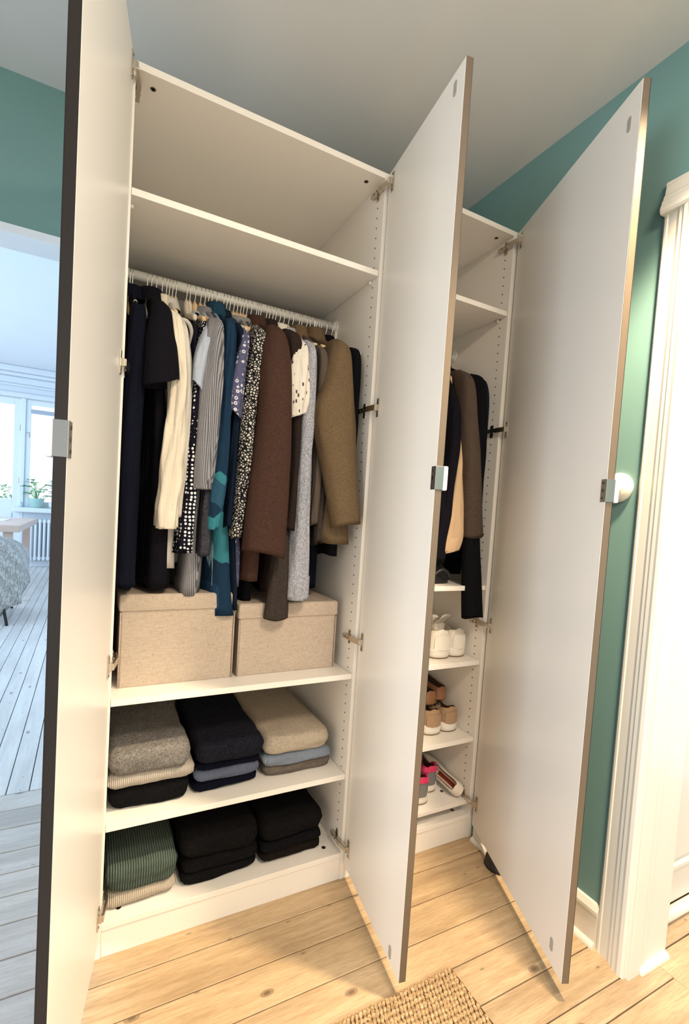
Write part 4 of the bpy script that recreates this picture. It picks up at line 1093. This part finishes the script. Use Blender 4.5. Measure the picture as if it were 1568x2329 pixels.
def on_slope(x, y):
    t_ = (y - so.y) / math.cos(SH_A)
    return so.z + t_ * math.sin(SH_A) + .0006
shoe('running_shoe', 'grey and pink running shoe, the one nearer the middle door', (GREYS, WS, DRED, GREYS, PINK), place(1.352, .045, on_slope(0, .045), R(-6), SH_A), GP, hs=.034, hc=.076, dip=.058, parts=('laces', 'heel'), W=.108)
shoe('running_shoe', 'grey and pink running shoe, the one with its whole heel showing', (GREYS, WS, DRED, GREYS, PINK), place(1.437, .095, on_slope(0, .095), R(-3), SH_A), GP, hs=.034, hc=.076, dip=.058, parts=('laces', 'heel'), W=.104)
RED = plain('rust_lining', (.32, .055, .022), .6)
shoe('loafer', 'flat white loafer with rust red lining, inner one of the pair', (WL, WL, RED, WL), place(1.512, .265, on_slope(0, .265) + .026, R(2), SH_A, R(-48)), GL, hs=.008, hc=.052, dip=.046, parts=(), W=.075, flat=True, opn=.6, L=.26)
shoe('loafer', 'flat white loafer with rust red lining, leaning on the side panel', (WL, WL, RED, WL), place(1.531, .015, on_slope(0, .015) + .026, R(0), SH_A, R(-48)), GL, hs=.008, hc=.040, dip=.036, parts=(), W=.070, flat=True, opn=.6, L=.26)

# black bag on the shelf under the coats
BAGM = plain('black_leather', (.012, .012, .013), .45, bump=(120, .3, .001))
bg = thing('handbag', 'black slouchy handbag on the shelf under the coats', 'bag', (1.36, .16, 1.0175))
rings = []
for i in range(9):
    f = i / 8
    rings.append([(1.365 + (.095 - .03 * f) * math.copysign(abs(math.cos(t_)) ** .7, math.cos(t_)) + .006 * noise.noise((3 * math.cos(t_), f * 3, 2)),
                   .17 + (.11 - .05 * f) * math.copysign(abs(math.sin(t_)) ** .7, math.sin(t_)) + .012 * noise.noise((3 * math.sin(t_), f * 3, 5)), 1.0175 + .115 * f ** .8) for t_ in [2 * math.pi * k / 28 for k in range(28)]])
part(MB().loft(rings), 'body', BAGM, bg, True)
part(MB().tube([(1.32 + .10 * k / 12, .048 - .010 * math.sin(math.pi * k / 12), 1.040 + .035 * math.sin(math.pi * k / 12) - (.0)) for k in range(13)], .006, 8), 'handle', BAGM, bg, True)

# ------------------------------------------------------------------ rug, wall fixture, black shoe behind the door
RUG = NT('jute_fibre'); c_ = RUG.coord()
RUG.set(Base_Color=RUG.ramp(RUG.noise(c_, 150, 3, .7), [(.3, (.20, .11, .045)), (.5, (.44, .29, .14)), (.72, (.70, .53, .33))]), Roughness=.9)
RUG.bump(RUG.noise(RUG.map(c_, (300, 900, 300)), 1, 2), .6, .002); RUG = RUG.m
RUGB = plain('jute_backing', (.08, .042, .018), .95)
rg = thing('jute_rug', 'braided natural jute rug on the hall floor', 'rug', (.55, -.80, 0))
part(MB().box(.02, 1.118, -1.25, -.418, .0005, .007), 'backing', RUGB, rg, bevel=.002)
kb = MB(); rr_ = random.Random(5)
rowh = .0150
ny = int((1.25 - .415) / rowh)
for j in range(ny):
    y = -.419 - j * rowh
    for i in range(int(1.10 / .0115)):
        x = .024 + i * .0115 + (.0058 if j % 2 else 0)
        if x > 1.118: continue
        if not (x > .55 and y > -.80) and (i + j) % 2 == 0 and x < .3: continue
        ang = R(62) + rr_.uniform(-.25, .25); L_ = .0108 * rr_.uniform(.85, 1.15); wd_ = .0054 * rr_.uniform(.85, 1.15)
        dx, dy = math.cos(ang), math.sin(ang); zt = .011 + rr_.uniform(-.0012, .0016)
        rings = []
        for f, g_ in ((-1, .25), (-.55, .85), (.0, 1), (.55, .85), (1, .25)):
            cz = .0055 + (zt - .0055) * (1 - f * f)
            rings.append([(x + dx * f * L_ - dy * wd_ * g_ * math.cos(t_), y + dy * f * L_ + dx * wd_ * g_ * math.cos(t_), cz + wd_ * .7 * g_ * math.sin(t_)) for t_ in (0, math.pi / 3, 2 * math.pi / 3, math.pi)])
        kb.loft(rings, False, False, closed=False)
part(kb, 'braid', RUG, rg, True, kind='stuff')

KN = plain('ivory_plastic', (.84, .80, .68), .4)
kx, ky, kz = WX, -.470, 1.392
kd = thing('wall_dimmer', 'round ivory dome-shaped fixture on the green wall beside the door frame', 'wall fixture', (kx, ky, kz))
part(MB().lathe([(.044, 0), (.044, .005), (.042, .010), (.036, .016), (.026, .020), (.024, .020)], (kx, ky, kz), (-1, 0, 0), 40), 'base', KN, kd, True)
part(MB().lathe([(.024, .019), (.024, .024), (.021, .027), (.0, .029)], (kx, ky, kz), (-1, 0, 0), 32), 'cap', KN, kd, True)

bs = MB(); rings = []
for i in range(9):
    f = i / 8
    rings.append([(1.545 + .036 * (1 - .5 * f ** 2) * math.cos(t_), -.165 - .045 * (1 - .35 * f) * math.sin(t_), .001 + .055 * math.sin(f * math.pi / 2)) for t_ in [2 * math.pi * k / 20 for k in range(20)]])
bs.loft(rings)
single(bs, 'door_wedge', plain('black_rubber', (.02, .017, .015), .6), 'black rounded object on the floor behind the right wardrobe door', 'door stop', (1.545, -.165, 0), smooth=True)
